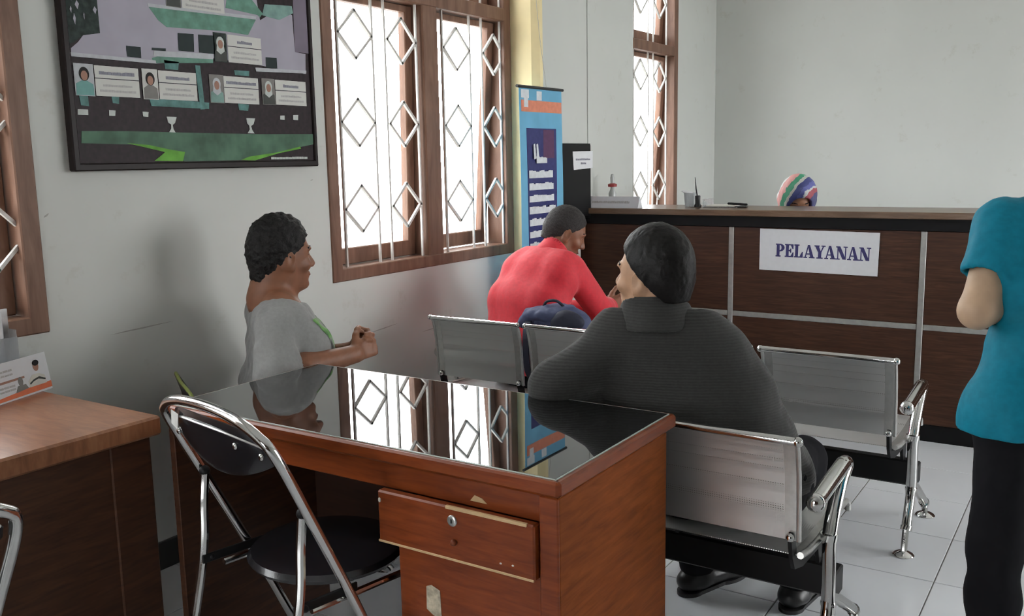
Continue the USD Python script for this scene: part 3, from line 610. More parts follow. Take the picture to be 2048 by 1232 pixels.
# ---------------------------------------------------------------- front desk with black glass top
DX0, DX1, DY0, DY1, DZ = -2.11, -.888, 1.512, 2.085, .765
dk = thing('glass_topped_desk', 'reddish wooden office desk with black glass top and one drawer', 'desk', loc=((DX0 + DX1) / 2, (DY0 + DY1) / 2, 0))
rim = hole_wall((DX0, DX1, DY0, DY1, .730, DZ), [(DX0 + .016, DX1 - .016, DY0 + .016, DY1 - .016, DZ - .0065, DZ + .1)])
obj('desktop', bx(DX0 + .001, DX1 - .001, DY0 + .001, DY1 - .001, .728, DZ - .0075, .006), 'desk_wood', dk)
def lip(x0, x1, y0, y1): return bx(x0, x1, y0, y1, .732, DZ, .005)
for a in ((DX0, DX1, DY0 - .004, DY0 + .015), (DX0, DX1, DY1 - .015, DY1 + .004), (DX0 - .004, DX0 + .015, DY0, DY1), (DX1 - .015, DX1 + .004, DY0, DY1)):
    obj('edge_lip', lip(*a), 'desk_wood', dk)
obj('glass_top', bx(DX0 + .012, DX1 - .012, DY0 + .010, DY1 - .012, DZ - .007, DZ + .0025, .0012), 'black_glass', dk, smooth=False, label='mirror-like black glass sheet')
each('glass_rim', [bx(DX0 + .011, DX1 - .011, DY0 + .0085, DY0 + .0105, DZ - .001, DZ + .0023), bx(DX0 + .011, DX1 - .011, DY1 - .0125, DY1 - .0105, DZ - .001, DZ + .0023), bx(DX1 - .0125, DX1 - .0105, DY0 + .009, DY1 - .011, DZ - .001, DZ + .0023), bx(DX0 + .0105, DX0 + .0125, DY0 + .009, DY1 - .011, DZ - .001, DZ + .0023)], 'glass_edge', dk, smooth=False)
obj('apron', bx(DX0 + .01, DX1 - .03, DY0 + .020, DY0 + .042, .664, .730, .003), 'desk_wood', dk)
PX0 = -1.318
obj('side_panel', bx(DX1 - .024, DX1 - .002, DY0 + .006, DY1 - .045, 0, .730, .002), 'desk_side_wood', dk)
obj('side_panel', bx(DX0 + .002, DX0 + .024, DY0 + .006, DY1 - .02, 0, .730, .002), 'dark_desk_wood', dk)
obj('corner_post', bx(DX1 - .048, DX1 - .003, DY0 + .001, DY0 + .022, 0, .730, .003), 'desk_wood', dk)
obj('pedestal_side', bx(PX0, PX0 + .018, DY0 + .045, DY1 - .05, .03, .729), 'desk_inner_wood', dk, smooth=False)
obj('pedestal_front', bx(PX0 + .002, DX1 - .046, DY0 + .010, DY0 + .028, .03, .556, .003), 'desk_wood', dk)
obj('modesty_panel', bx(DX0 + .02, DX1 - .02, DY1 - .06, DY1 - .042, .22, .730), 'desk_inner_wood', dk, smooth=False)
dw = obj('drawer', [bx(-1.352, -.938, DY0 - .014, DY0 + .010, .549, .670, .004), bx(PX0 + .03, DX1 - .06, DY0 + .01, DY0 + .42, .56, .65)], 'desk_wood', dk)
each('drawer_edge', [bx(-1.16, -.955, DY0 - .016, DY0 - .008, .664, .6712, .001), bx(-1.352, -.94, DY0 - .0155, DY0 - .012, .549, .5545, .001)], 'bare_wood', dw, label='worn bare wood along the drawer edge', smooth=False)
obj('lock', lathe((0, 0, 0), [(0, 0), (.0125, 0), (.0125, .003), (.010, .005), (.006, .0055), (0, .0045)], 24).apply_transform(trimesh.transformations.rotation_matrix(math.pi / 2, (1, 0, 0))).apply_translation((-1.142, DY0 - .0135, .640)), 'lock_steel', dw, label='round steel drawer lock')
obj('keyhole', bx(-1.1435, -1.1405, DY0 - .0195, DY0 - .017, .6355, .6445), 'black_metal', dw, smooth=False)
obj('knob_screw', ball((-1.138, DY0 - .018, .593), (.0075, .007, .0075)), 'desk_wood', dw)
obj('paint_chip', place(extr(Polygon([(-.02, -.004), (-.008, .010), (.012, .006), (.024, -.004)]), .001), (-1.098, DY0 + .0195, .683), (1, 0, 0), (0, 0, 1), (0, -1, 0)), 'bare_wood', dk, smooth=False)
obj('torn_sticker', place(extr(Polygon([(-.020, .034), (-.006, .040), (.018, .032), (.020, -.022), (.022, -.038), (-.004, -.030), (-.021, -.020)]), .0008), (-1.218, DY0 + .0095, .425), (1, 0, 0), (0, 0, 1), (0, -1, 0)), 'sticker_torn', dk, smooth=False, label='torn pale sticker on the pedestal front')
each('paint_speck', [ball((-1.345, DY0 - .0145, .648), (.004, .002, .006), 1), ball((-1.02, DY0 - .0145, .572), (.003, .002, .002), 1), ball((-.99, DY0 - .0145, .574), (.003, .002, .002), 1)], 'speck', dw)

# ---------------------------------------------------------------- side desk against the wall, with its tent card and holder
E0, E1, F0, F1, EZ = -2.70, -2.098, .20, 1.492, .742
sd = thing('side_desk', 'brown wooden side desk against the left wall', 'desk', loc=((E0 + E1) / 2, (F0 + F1) / 2, 0))
obj('desktop', bx(E0, E1, F0, F1, .690, EZ, .006), 'desk_top_wood', sd)
obj('end_panel', bx(E0 + .02, E1 - .03, F1 - .05, F1 - .028, 0, .690, .002), 'dark_desk_wood', sd)
obj('end_panel', bx(E0 + .02, E1 - .03, F0 + .028, F0 + .05, 0, .690, .002), 'dark_desk_wood', sd)
obj('front_panel', bx(E1 - .05, E1 - .03, F0 + .04, F1 - .05, .02, .690, .002), 'dark_desk_wood', sd)
obj('corner_post', bx(E1 - .056, E1 - .024, F1 - .14, F1 - .022, 0, .690, .003), 'dark_desk_wood', sd)
tc = thing('tent_card', 'white tent card with a printed man and orange foot band on the side desk', 'card', loc=(-2.63, 1.34, EZ))
c0, c1 = A([-2.520, 1.112, 0]), A([-2.661, 1.526, 0]); cu = (c1 - c0) / np.linalg.norm(c1 - c0); cn = A([cu[1], -cu[0], 0]); cn = cn if cn[0] > 0 else -cn
CL = np.linalg.norm(c1 - c0); back = math.radians(9)
cup = A([0, 0, 1]) * math.cos(back) - cn * math.sin(back); cnf = cn * math.cos(back) + A([0, 0, 1]) * math.sin(back)
co = c0 + A([0, 0, EZ])
c1 = co + cu * CL
def oncard(poly, lift, d=.0007): return place(extr(poly, d), co + cnf * lift, cu, cup, cnf)
obj('front_leaf', oncard(sbox(0, 0, CL, .112), -.0012, .0016), 'paper_white', tc, smooth=False)
cup2 = A([0, 0, 1]) * math.cos(back) + cn * math.sin(back)
obj('rear_leaf', place(extr(sbox(0, 0, CL, .112), .0015), co - cn * 2 * math.sin(back) * .112, cu, cup2, -cn * math.cos(back) + A([0, 0, 1]) * math.sin(back)), 'paper_white', tc, smooth=False)
obj('foot_band', oncard(Polygon([(0, .003), (CL, .006), (CL, .024), (CL - .06, .024), (.10, .006)]), .0006), 'card_orange', tc, smooth=False, label='orange wedge along the card foot')
obj('pale_stripe', oncard(Polygon([(0, .050), (.34, .054), (.34, .060), (0, .058)]), .0006), 'print_skin', tc, smooth=False)
obj('card_lettering', [oncard(affinity.translate(fit(dashes(16, .006, .28, 90 + k), .28), .02, z), .0006) for k, z in enumerate((.084, .072, .038, .028))], 'ink_pale', tc, smooth=False)
ux = CL - .055
mp = obj('printed_man', oncard(Polygon([(ux - .03, .022), (ux + .038, .022), (ux + .035, .046), (ux + .014, .056), (ux - .012, .056), (ux - .03, .040)]), .0008), 'paper_cream', tc, smooth=False)
obj('printed_face', oncard(affinity.scale(Point(ux + .008, .078).buffer(1, 12), .0105, .0145), .0010), 'print_skin', mp, smooth=False)
obj('printed_hair', oncard(affinity.scale(Point(ux + .009, .088).buffer(1, 12), .0125, .0085), .0016), 'print_hair', mp, smooth=False)
obj('printed_arm', oncard(Polygon([(ux - .028, .034), (ux - .010, .042), (ux + .012, .046), (ux + .036, .036), (ux + .034, .032), (ux + .008, .040), (ux - .012, .036), (ux - .026, .029)]), .0010), 'print_jacket', mp, smooth=False)
each('printed_woman', [oncard(affinity.scale(Point(CL - .115, .047).buffer(1, 10), .009, .014), .0009), oncard(Polygon([(CL - .14, .018), (CL - .09, .022), (CL - .098, .036), (CL - .128, .036)]), .0009)], 'print_grey', tc, smooth=False)
lh = thing('leaflet_holder', 'clear acrylic leaflet holder at the left edge on the side desk', 'holder', loc=(-2.70, 1.30, EZ))
lx0, lx1, ly0, ly1 = -2.722, -2.677, 1.16, 1.445
hb = [bx(lx0, lx1, ly0, ly1, EZ, EZ + .005), bx(lx0, lx0 + .003, ly0, ly1, EZ + .005, EZ + .25), bx(lx1 - .003, lx1, ly0, ly1, EZ + .005, EZ + .17), bx(lx0 + .003, lx1 - .003, ly1 - .003, ly1, EZ + .005, EZ + .19), bx(lx0 + .003, lx1 - .003, ly0, ly0 + .003, EZ + .005, EZ + .19)]
obj('holder_shell', hb, 'clear_acrylic', lh, smooth=False)
lf = thing('leaflets', 'stack of white leaflets standing in the clear acrylic holder', 'leaflets', loc=(-2.70, 1.30, EZ + .006))
for k in range(4): obj('leaflet', bx(lx0 + .005 + .009 * k, lx0 + .011 + .009 * k, ly0 + .006 + .004 * k, ly1 - .022 - .006 * k, EZ + .006, EZ + .245 - .006 * k), 'paper_white', lf, smooth=False)

# ---------------------------------------------------------------- waiting benches: one built, the other a copy
SP = (-.735, -.245, .245, .735); SW = .222
bprof_back = [(-.292, .724), (-.283, .716), (-.272, .690), (-.258, .63), (-.250, .56), (-.246, .50), (-.243, .456)]
bprof_seat = [(-.225, .412), (-.15, .398), (-.05, .392), (.08, .396), (.18, .406), (.235, .404), (.258, .388), (.262, .368)]
def bench(name, loc, label, SP, L):
    b = thing(name, label, 'bench', loc=loc, local=True, group=None)
    obj('beam', bx(-L + .01, L - .01, .01, .055, .205, .298, .006), 'black_metal', b)
    for sx_ in SP:
        o = obj('backrest', strip(bprof_back[1:], sx_ - SW + .034, sx_ + SW - .034, .0022), 'perforated_steel', b, label='perforated steel backrest')
        each('side_border', [strip(bprof_back[1:], sx_ - SW + .004, sx_ - SW + .034, .0024), strip(bprof_back[1:], sx_ + SW - .034, sx_ + SW - .004, .0024)], 'satin_steel', o)
        each('side_tube', [tube([(sx_ + s * SW, y, z) for y, z in bprof_back], .0065, 10) for s in (-1, 1)], 'satin_steel', o)
        obj('top_tube', [tube([(sx_ - SW - .002, -.290, .722), (sx_ + SW + .002, -.290, .722)], .0105, 12), ball((sx_ - SW - .004, -.290, .722), .0125), ball((sx_ + SW + .004, -.290, .722), .0125)], 'chrome', o)
        s_ = obj('seat', strip(bprof_seat, sx_ - SW + .03, sx_ + SW - .03, .0022), 'perforated_steel', b, label='perforated steel seat')
        each('side_border', [strip(bprof_seat, sx_ - SW + .004, sx_ - SW + .03, .0024), strip(bprof_seat, sx_ + SW - .03, sx_ + SW - .004, .0024)], 'satin_steel', s_)
        each('side_tube', [tube([(sx_ + s * SW, y, z) for y, z in bprof_seat], .009, 10) for s in (-1, 1)], 'satin_steel', s_)
        for s in (-1, 1):
            xx = sx_ + s * (SW - .018)
            arm = extr(Polygon([(-.262, .470), (-.235, .482), (-.222, .455), (-.205, .392), (-.10, .376), (.06, .372), (.06, .296), (.012, .296), (-.005, .345), (-.15, .352), (-.222, .372), (-.245, .41)]), .010)
            br_ = obj('bracket', place(arm, (xx - .005, 0, 0), (0, 1, 0), (0, 0, 1), (1, 0, 0)), 'black_metal', b)
            obj('bolt', ball((xx, -.256, .466), (.011, .009, .011)), 'chrome', br_)
    for s in (-1, 1):
        x = s * L
        lg = obj('leg', [tube(curve([(x, -.045, .190), (x, -.052, .30), (x, -.060, .405)], 4), [.0185] * 9, 14), cyl((x, -.060, .40), (x, -.0605, .418), .0225, n=14),
                         tube(curve([(x, -.048, .235), (x, -.060, .185), (x, -.092, .125), (x, -.108, .09)], 6), .0165, 12), tube(curve([(x, -.040, .235), (x, .03, .200), (x, .14, .135), (x, .225, .085), (x, .25, .068)], 6), .0165, 12),
                         ball((x, -.046, .215), .0205)], 'chrome', b, label='chrome splayed bench leg')
        for (yf, ys, zs_) in ((-.135, -.106, .098), (.292, .246, .072)):
            obj('foot', [cyl((x, ys, zs_), (x, ys + (yf - ys) * .25, zs_ * .86), .0195, n=12), tube([(x, ys + (yf - ys) * .2, zs_ * .88), (x, yf, .012)], .0115, 10), lathe((x, yf, 0), [(0, 0), (.034, 0), (.036, .003), (.030, .010), (.012, .018), (0, .02)], 20)], 'chrome', lg)
        am = obj('armrest', [tube(curve([(x, -.060, .410), (x, -.030, .455), (x, .030, .515), (x, .075, .545), (x, .095, .556), (x, .085, .568), (x, .04, .572)], 6), [.0195] * 37, 14), tube(curve([(x, .06, .570), (x, 0, .566), (x, -.10, .558), (x, -.195, .550)], 6), [.0215] * 19, 14)], 'chrome', b, label='chrome looped armrest')
        obj('end_cap', ball((x, -.205, .549), (.024, .022, .024)), 'chrome', am)
        obj('beam_clamp', bx(x - .012, x + .012, -.055, .058, .215, .290, .004), 'black_metal', b)
    return b
bench('waiting_bench', (-1.535, 3.45, 0), 'far chrome and perforated steel waiting bench nearest the service counter', SP, .985)
bench('waiting_bench', (-1.315, 2.43, 0), 'near chrome and perforated steel waiting bench right behind the glass-topped desk', (-.49, 0, .49), .740)

# ---------------------------------------------------------------- folding chairs
def folding_chair(name, loc, rot, label):
    c = thing(name, label, 'chair', loc=loc, rotz=rot, local=True)
    hw = .226
    pts = [(-.200, .385, .012), (-.212, .210, .405), (-hw, .085, .665), (-hw - .004, .012, .815), (-.200, -.008, .858), (-.12, -.016, .884), (0, -.018, .892), (.12, -.016, .884), (.200, -.008, .858), (hw + .004, .012, .815), (hw, .085, .665), (.212, .210, .405), (.200, .385, .012)]
    obj('frame', tube(curve(pts, 7), .0115, 12), 'chrome', c, label='chrome tube back and front legs')
    # back pad: follows the bow of the frame
    nx, nz = 25, 9; V = []; F = []
    for side in (-1, 1):
        for i in range(nx):
            u = -1 + 2 * i / (nx - 1); x = u * .216
            top = .874 - .022 * abs(u) ** 2.0 - .045 * abs(u) ** 7; bot = .738 + .062 * abs(u) ** 2.0
            if abs(u) > .985: top = bot + .02
            for j in range(nz):
                w_ = j / (nz - 1); z = bot + (top - bot) * w_
                y = .012 + (.86 - z) * .30 - .035 * (1 - u * u) + side * (.010 * (1 - abs(2 * w_ - 1) ** 3) * (1 - abs(u) ** 6) + .002)
                V.append((x, y, z))
    n0 = nx * nz
    for i in range(nx - 1):
        for j in range(nz - 1):
            a = i * nz + j; q = (a, a + 1, a + nz + 1, a + nz)
            F += [(q[0], q[1], q[2]), (q[0], q[2], q[3])]
            q = [k + n0 for k in q]; F += [(q[0], q[2], q[1]), (q[0], q[3], q[2])]
    ring = [i * nz for i in range(nx)] + [(nx - 1) * nz + j for j in range(1, nz)] + [i * nz + nz - 1 for i in range(nx - 2, -1, -1)] + [j for j in range(nz - 2, 0, -1)]
    for k in range(len(ring)):
        a, b = ring[k], ring[(k + 1) % len(ring)]; F += [(a, b, b + n0), (a, b + n0, a + n0)]
    pad = trimesh.Trimesh(V, F, process=False)
    if pad.volume < 0: pad.invert()
    bk = obj('back_pad', pad, 'black_vinyl', c, smooth=50, label='curved black vinyl back')
    obj('piping', tube(curve([(u * .205, .013 + (.86 - z) * .30 - .035 * (1 - u * u) - .011, z) for u in np.linspace(-1, 1, 9) for z in [.856 - .030 * abs(u) ** 2.2]], 4), .0028, 6), 'satin_steel', bk)
    for (x, z) in ((.118, .826), (.185, .812), (-.165, .80)):
        obj('screw', ball((x, .012 + (.86 - z) * .30 - .035 * (1 - (x / .216) ** 2) - .013, z), (.008, .005, .008)), 'chrome', bk)
    obj('paper_tag', rotpts(place(extr(Polygon([(-.022, .016), (.026, .018), (.030, -.016), (-.014, -.014)]), .0012), (-.128, -.024, .842), (.985, -.16, 0), (.02, .1, .99), (-.16, -.98, .1)), (-.15, -.012, .838), (0, 1, 0), 4), 'sticker', bk, smooth=False, label='white paper tag stuck on the back')
    obj('seat', lathe((0, 0, 0), [(0, -.012), (.15, -.012), (.185, -.004), (.192, .006), (.182, .017), (.12, .024), (0, .026)], 36).apply_transform(np.diag([1.0, .98, 1, 1])).apply_translation((-.02, .285, .462)), 'black_vinyl', c, label='round-cornered glossy black seat')
    each('seat_rail', [tube([(s * .186, .10, .444), (s * .188, .40, .446)], .008, 8) for s in (-1, 1)] , 'chrome', c)
    for s in (-1, 1):
        obj('rear_leg', tube(curve([(s * .206, .078, .672), (s * .206, .070, .60), (s * .205, .055, .45), (s * .200, -.02, .15), (s * .198, -.055, .012)], 5), .0105, 10), 'chrome', c)
        each('pivot', [bx(s * .196 - .003, s * .196 + .003, .05, .215, .452, .474, .002), ball((s * .20, .075, .463), (.012, .008, .008)), ball((s * .20, .195, .460), (.012, .008, .008)), ball((s * .207, .078, .676), (.013, .013, .013))], 'black_metal', c)
        each('rubber_foot', [cyl((s * .1975, -.057, 0), (s * .198, -.053, .03), .0135), cyl((s * .2, .389, 0), (s * .2005, .376, .03), .0145)], 'black_plastic', c)
    each('cross_bar', [cyl((-.2, -.035, .09), (.2, -.035, .09), .008), cyl((-.205, .335, .125), (.205, .335, .125), .008)], 'chrome', c)
    return c
fc = folding_chair('folding_chair', (-1.600, 1.262, 0), -11, 'black vinyl chrome folding chair drawn up to the glass-topped desk')
dup(fc, 'folding_chair', (-1.462, .535, 0), 92, 'folding chair cut off at the lower left corner, only its chrome bow showing', 'chair')
#--PART3

# ---------------------------------------------------------------- people: smooth fields turned into one continuous skin each
def unit(v): v = A(v, float); return v / np.linalg.norm(v)

def surface_nets(D, lo, h):
    """closed surface of D < 0 on a regular grid"""
    S = D < 0
    nx, ny, nz = D.shape
    c = np.zeros((nx - 1, ny - 1, nz - 1), np.int8)
    for a in (0, 1):
        for b in (0, 1):
            for d in (0, 1): c += S[a:nx - 1 + a, b:ny - 1 + b, d:nz - 1 + d]
    act = (c > 0) & (c < 8); idx = np.argwhere(act)
    ids = -np.ones(act.shape, np.int64); ids[act] = np.arange(len(idx))
    acc = np.zeros((len(idx), 3)); cnt = np.zeros(len(idx))
    cor = [(a, b, d) for a in (0, 1) for b in (0, 1) for d in (0, 1)]
    val = {q: D[idx[:, 0] + q[0], idx[:, 1] + q[1], idx[:, 2] + q[2]].astype(float) for q in cor}
    for q in cor:
        for k in range(3):
            if q[k] == 0:
                r = list(q); r[k] = 1; r = tuple(r); va, vb = val[q], val[r]; m = (va < 0) != (vb < 0)
                t = va[m] / (va[m] - vb[m]); p = np.tile(A(q, float), (m.sum(), 1)); p[:, k] += t
                acc[m] += p; cnt[m] += 1
    V = (idx + acc / cnt[:, None]) * h + lo
    F = []
    for k in range(3):
        sl0 = [slice(None)] * 3; sl1 = [slice(None)] * 3; sl0[k] = slice(0, -1); sl1[k] = slice(1, None)
        a, b = S[tuple(sl0)], S[tuple(sl1)]; e = np.argwhere(a != b); k1, k2 = (k + 1) % 3, (k + 2) % 3
        e = e[(e[:, k1] > 0) & (e[:, k2] > 0) & (e[:, k1] < D.shape[k1] - 1) & (e[:, k2] < D.shape[k2] - 1)]
        ins = S[tuple(e.T)]
        def cell(d1, d2):
            q = e.copy(); q[:, k1] -= d1; q[:, k2] -= d2; return ids[q[:, 0], q[:, 1], q[:, 2]]
        quad = np.stack([cell(1, 1), cell(0, 1), cell(0, 0), cell(1, 0)], 1)
        quad[~ins] = quad[~ins][:, ::-1]; F.append(quad)
    Q = np.vstack(F); Q = Q[(Q >= 0).all(1)]
    t = trimesh.Trimesh(V, np.vstack([Q[:, [0, 1, 2]], Q[:, [0, 2, 3]]]), process=False)
    if t.volume < 0: t.invert()
    return t

class Field:
    def __init__(s, h=.006): s.h, s.ops = h, []
    def cap(s, a, b, ra, rb=None, k=.02, flat=None): s.ops.append(('c', A(a, float), A(b, float), ra, ra if rb is None else rb, k, flat)); return s
    def chain(s, pts, rs, k=.015, flat=None):
        for i in range(len(pts) - 1): s.cap(pts[i], pts[i + 1], rs[i], rs[i + 1], k, flat)
        return s
    def ell(s, c, ax, r, k=.02): s.ops.append(('e', A(c, float), A(ax, float), A(r, float), k)); return s
    def sub(s, c, ax, r, k=.01): s.ops.append(('s', A(c, float), A(ax, float), A(r, float), k)); return s
    def subcap(s, a, b, ra, rb, k=.006): s.ops.append(('sc', A(a, float), A(b, float), ra, rb, k, None)); return s
    def cut(s, p, n): s.ops.append(('p', A(p, float), unit(n))); return s
    def mesh(s, wrinkle=None, smooth=3):
        h = s.h; lo, hi = A([9e9] * 3), A([-9e9] * 3); bb = []
        for o in s.ops:
            if o[0] in ('c', 'sc'):
                r = max(o[3], o[4]) + o[5] + 3 * h; b = (np.minimum(o[1], o[2]) - r, np.maximum(o[1], o[2]) + r)
            elif o[0] in ('e', 's'):
                ext = np.sqrt(((o[2] * o[3][:, None]) ** 2).sum(0)) + o[4] + 3 * h; b = (o[1] - ext, o[1] + ext)
            else: b = None
            bb.append(b)
            if o[0] in ('c', 'e'): lo, hi = np.minimum(lo, b[0]), np.maximum(hi, b[1])
        n = np.ceil((hi - lo) / h).astype(int) + 1
        D = np.full(n, .5, np.float32)
        for o, b in zip(s.ops, bb):
            if b is None:
                i0, i1 = A([0, 0, 0]), n
            else:
                i0 = np.clip(np.floor((b[0] - lo) / h).astype(int), 0, n); i1 = np.clip(np.ceil((b[1] - lo) / h).astype(int) + 1, 0, n)
            if np.any(i1 <= i0): continue
            g = [(lo[k] + h * np.arange(i0[k], i1[k])).astype(np.float32) for k in range(3)]
            P = np.stack(np.meshgrid(*g, indexing='ij'), -1); sl = tuple(slice(i0[k], i1[k]) for k in range(3)); d0 = D[sl]
            if o[0] == 'p':
                D[sl] = np.maximum(d0, (P - o[1].astype(np.float32)) @ o[2].astype(np.float32)); continue
            if o[0] in ('c', 'sc'):
                a, c_, ra, rb, k, flat = o[1:]; q = P - a.astype(np.float32); ba = c_ - a
                if flat is not None:
                    nn, ra_ = unit(flat[0]).astype(np.float32), flat[1]; q = q + (q @ nn)[..., None] * nn * (1 / ra_ - 1); ba = ba + (ba @ nn) * nn * (1 / ra_ - 1)
                ba = ba.astype(np.float32); t = np.clip((q @ ba) / max(float(ba @ ba), 1e-9), 0, 1)
                d = np.linalg.norm(q - t[..., None] * ba, axis=-1) - (ra + (rb - ra) * t)
            else:
                c_, ax, r, k = o[1:]; q = (P - c_.astype(np.float32)) @ ax.T.astype(np.float32); r = r.astype(np.float32)
                k0 = np.linalg.norm(q / r, axis=-1); k1 = np.linalg.norm(q / (r * r), axis=-1); d = k0 * (k0 - 1) / np.maximum(k1, 1e-6)
            if o[0] in ('s', 'sc'):
                d = -d; w = np.clip(.5 + .5 * (d - d0) / k, 0, 1); D[sl] = d0 + (d - d0) * w + k * w * (1 - w)
            else:
                w = np.clip(.5 + .5 * (d0 - d) / k, 0, 1); D[sl] = d0 + (d - d0) * w - k * w * (1 - w)
        m = surface_nets(D, lo, h)
        if smooth:
            e = np.array(m.edges_unique); nv = len(m.vertices); W_ = sparse.coo_matrix((np.ones(2 * len(e)), (np.r_[e[:, 0], e[:, 1]], np.r_[e[:, 1], e[:, 0]])), (nv, nv)).tocsr()
            deg = np.maximum(np.asarray(W_.sum(1)).ravel(), 1)[:, None]; V = np.array(m.vertices)
            for _ in range(smooth):
                for w_ in (.5, -.48): V = V + w_ * (W_ @ V / deg - V)
            m.vertices = V
        if wrinkle is not None:
            m.vertices = m.vertices + np.array(m.vertex_normals) * wrinkle(np.array(m.vertices))[:, None]
        return m

def folds(amp, scale, seed, stretch=(1, 1, 1)):
    return lambda v: amp * 2 * (meshkit.fbm(v * scale * A(stretch), 3, seed) - .5)

def hand(F, W, d, n, s, curl, thumb_curl=.5, size=1.0, spread=.06):
    """palm and five separate fingers. W wrist, d along the hand, n out of the palm, s towards the thumb; curl = (knuckle, middle, tip) bends in radians"""
    d, n, s = unit(d), unit(n), unit(s)
    L = .088 * size
    for i, off in enumerate((.030, .010, -.010, -.028)):
        off *= size; K = W + d * L * (1.0, 1.03, 1.0, .92)[i] + s * off
        F.cap(W + s * off * .55 + d * .012, K, .0145 * size, .0115 * size, .012)
        p = K; a = 0
        for j, (ln, cu) in enumerate(zip(A((.040, .026, .020)) * size * (.95, 1.05, 1.0, .80)[i], curl)):
            a += cu; dirv = d * math.cos(a) + n * math.sin(a) + s * spread * (1.5 - i) * math.cos(a)
            q = p + unit(dirv) * ln; r = A((.0092, .0084, .0076, .0066)) * size; F.cap(p, q, r[j], r[j + 1], .004); p = q
    t0 = W + d * .022 + s * .022 * size + n * .006; t1 = t0 + unit(d * .75 + s * .62 + n * .30) * .038 * size
    t2 = t1 + unit(d * .9 + s * (.35 - .5 * thumb_curl) + n * (.2 + thumb_curl)) * .032 * size; t3 = t2 + unit(d * .9 - s * .35 * thumb_curl + n * (.2 + thumb_curl)) * .024 * size
    F.chain([t0, t1, t2, t3], [.015 * size, .0115 * size, .0100 * size, .0082 * size], .006)

def head(F, c, f, u, sc=1.0, neck_to=None, neck_r=.054):
    """skull, jaw, nose, brows, eye sockets, lips, ears and neck; returns axes"""
    f = unit(f); u = unit(A(u) - f * (A(u) @ f)); l = np.cross(u, f); ax = A([f, l, u])
    p = lambda a, b, d: c + (f * a + l * b + u * d) * sc
    F.ell(p(-.012, 0, .035), ax, A([.097, .076, .092]) * sc, .02)
    F.cap(p(.030, 0, .005), p(.052, 0, -.062), .060 * sc, .042 * sc, .03)
    for s_ in (-1, 1):
        F.cap(p(-.005, s_ * .045, -.05), p(.058, s_ * .014, -.092), .026 * sc, .020 * sc, .02)
        F.ell(p(.062, s_ * .038, -.022), ax, A([.026, .024, .022]) * sc, .018)      # cheek
        F.ell(p(.079, s_ * .030, .034), ax, A([.012, .024, .008]) * sc, .01)        # brow
        F.sub(p(.094, s_ * .032, .014), ax, A([.014, .018, .011]) * sc, .01)        # socket
        ea = A([f * .95 + l * s_ * .3, l * s_ * .95 - f * .3, u]); ea = A([unit(ea[0]), unit(ea[1]), u])
        F.ell(p(-.008, s_ * .080, -.002), ea, A([.021, .0085, .033]) * sc, .006)
        F.sub(p(-.004, s_ * .088, .002), ea, A([.011, .006, .019]) * sc, .005)
        F.ell(p(.002, s_ * .078, -.030), ea, A([.010, .007, .010]) * sc, .006)
    F.cap(p(.086, 0, .018), p(.108, 0, -.020), .009 * sc, .014 * sc, .012)
    for s_ in (-1, 1): F.ell(p(.098, s_ * .012, -.026), ax, A([.012, .009, .008]) * sc, .006)
    F.ell(p(.089, 0, -.052), ax, A([.012, .024, .0065]) * sc, .005); F.ell(p(.087, 0, -.064), ax, A([.012, .021, .007]) * sc, .005)
    F.ell(p(.078, 0, -.092), ax, A([.020, .022, .016]) * sc, .015)
    if neck_to is not None:
        F.cap(p(-.020, 0, -.035), neck_to, neck_r * sc, neck_r * 1.12 * sc, .03)
    return ax, p

def face_details(T_, c, ax, p, sc=1.0, brow='hair_black'):
    for s_ in (-1, 1):
        e = obj('eye', ball(p(.0690, s_ * .032, .013), .0118 * sc), 'eye_white', T_)
        obj('iris', ball(p(.0785, s_ * .0325, .013), .0042 * sc), 'eye_dark', e)
        obj('eyebrow', tube(curve([p(.086, s_ * .014, .034), p(.087, s_ * .032, .041), p(.072, s_ * .053, .036)], 4), .0032 * sc, 6), brow, T_)
    m = tube(curve([p(.092, -.020, -.058), p(.101, 0, -.057), p(.092, .020, -.058)], 5), .0035 * sc, 6)
    obj('mouth', m, 'lips', T_)

def hair_mesh(c, ax, p, sc, g, wr, front=.022, low=.004, h=.005, top=0.0, nape=-.085):
    f, l, u = ax; F = Field(h)
    F.ell(p(-.014, 0, .035 + top / 2), ax, A([.098 + g, .077 + g, .093 + g + top]) * sc, .01)
    F.cap(p(-.055, 0, -.01), p(-.060, 0, -.055), (.050 + g) * sc, (.040 + g) * sc, .03)
    F.cut(p(front, 0, 0), f * .85 - u * .53)
    F.cut(p(low, 0, 0), f - u * .95)
    F.cut(p(0, 0, nape), -u)
    return F.mesh(wr, 2)

def patch(m, keep, lift):
    """a printed patch: the faces of m whose centres satisfy keep, lifted a little and given a back"""
    c = np.array(m.triangles_center); k = keep(c, np.array(m.face_normals)); q = m.submesh([np.nonzero(k)[0]], append=True, repair=False)
    q.vertices = q.vertices + np.array(q.vertex_normals) * lift
    return q

def shoe(a, toe, sc=1.0):
    """heel under the ankle a, pointing along toe"""
    t = unit(A([toe[0], toe[1], 0])); l = A([-t[1], t[0], 0]); b = A([a[0], a[1], 0]); F = Field(.005); ax = A([t, l, A([0, 0, 1.0])])
    F.cap(b + A([0, 0, .042]) - t * .035, b + A([0, 0, .034]) + t * .15, .040 * sc, .040 * sc, .02, (A([0, 0, 1]), .8))
    F.ell(b + t * .165 + A([0, 0, .028]), ax, A([.062, .044, .030]) * sc, .02)
    F.cap(b + A([0, 0, .05]), b + A([0, 0, .09]) - t * .005, .043 * sc, .041 * sc, .02)
    F.cut((0, 0, .004), (0, 0, -1)); F.cut(b + A([0, 0, .105]), (0, 0, 1))
    return F.mesh(None, 2)

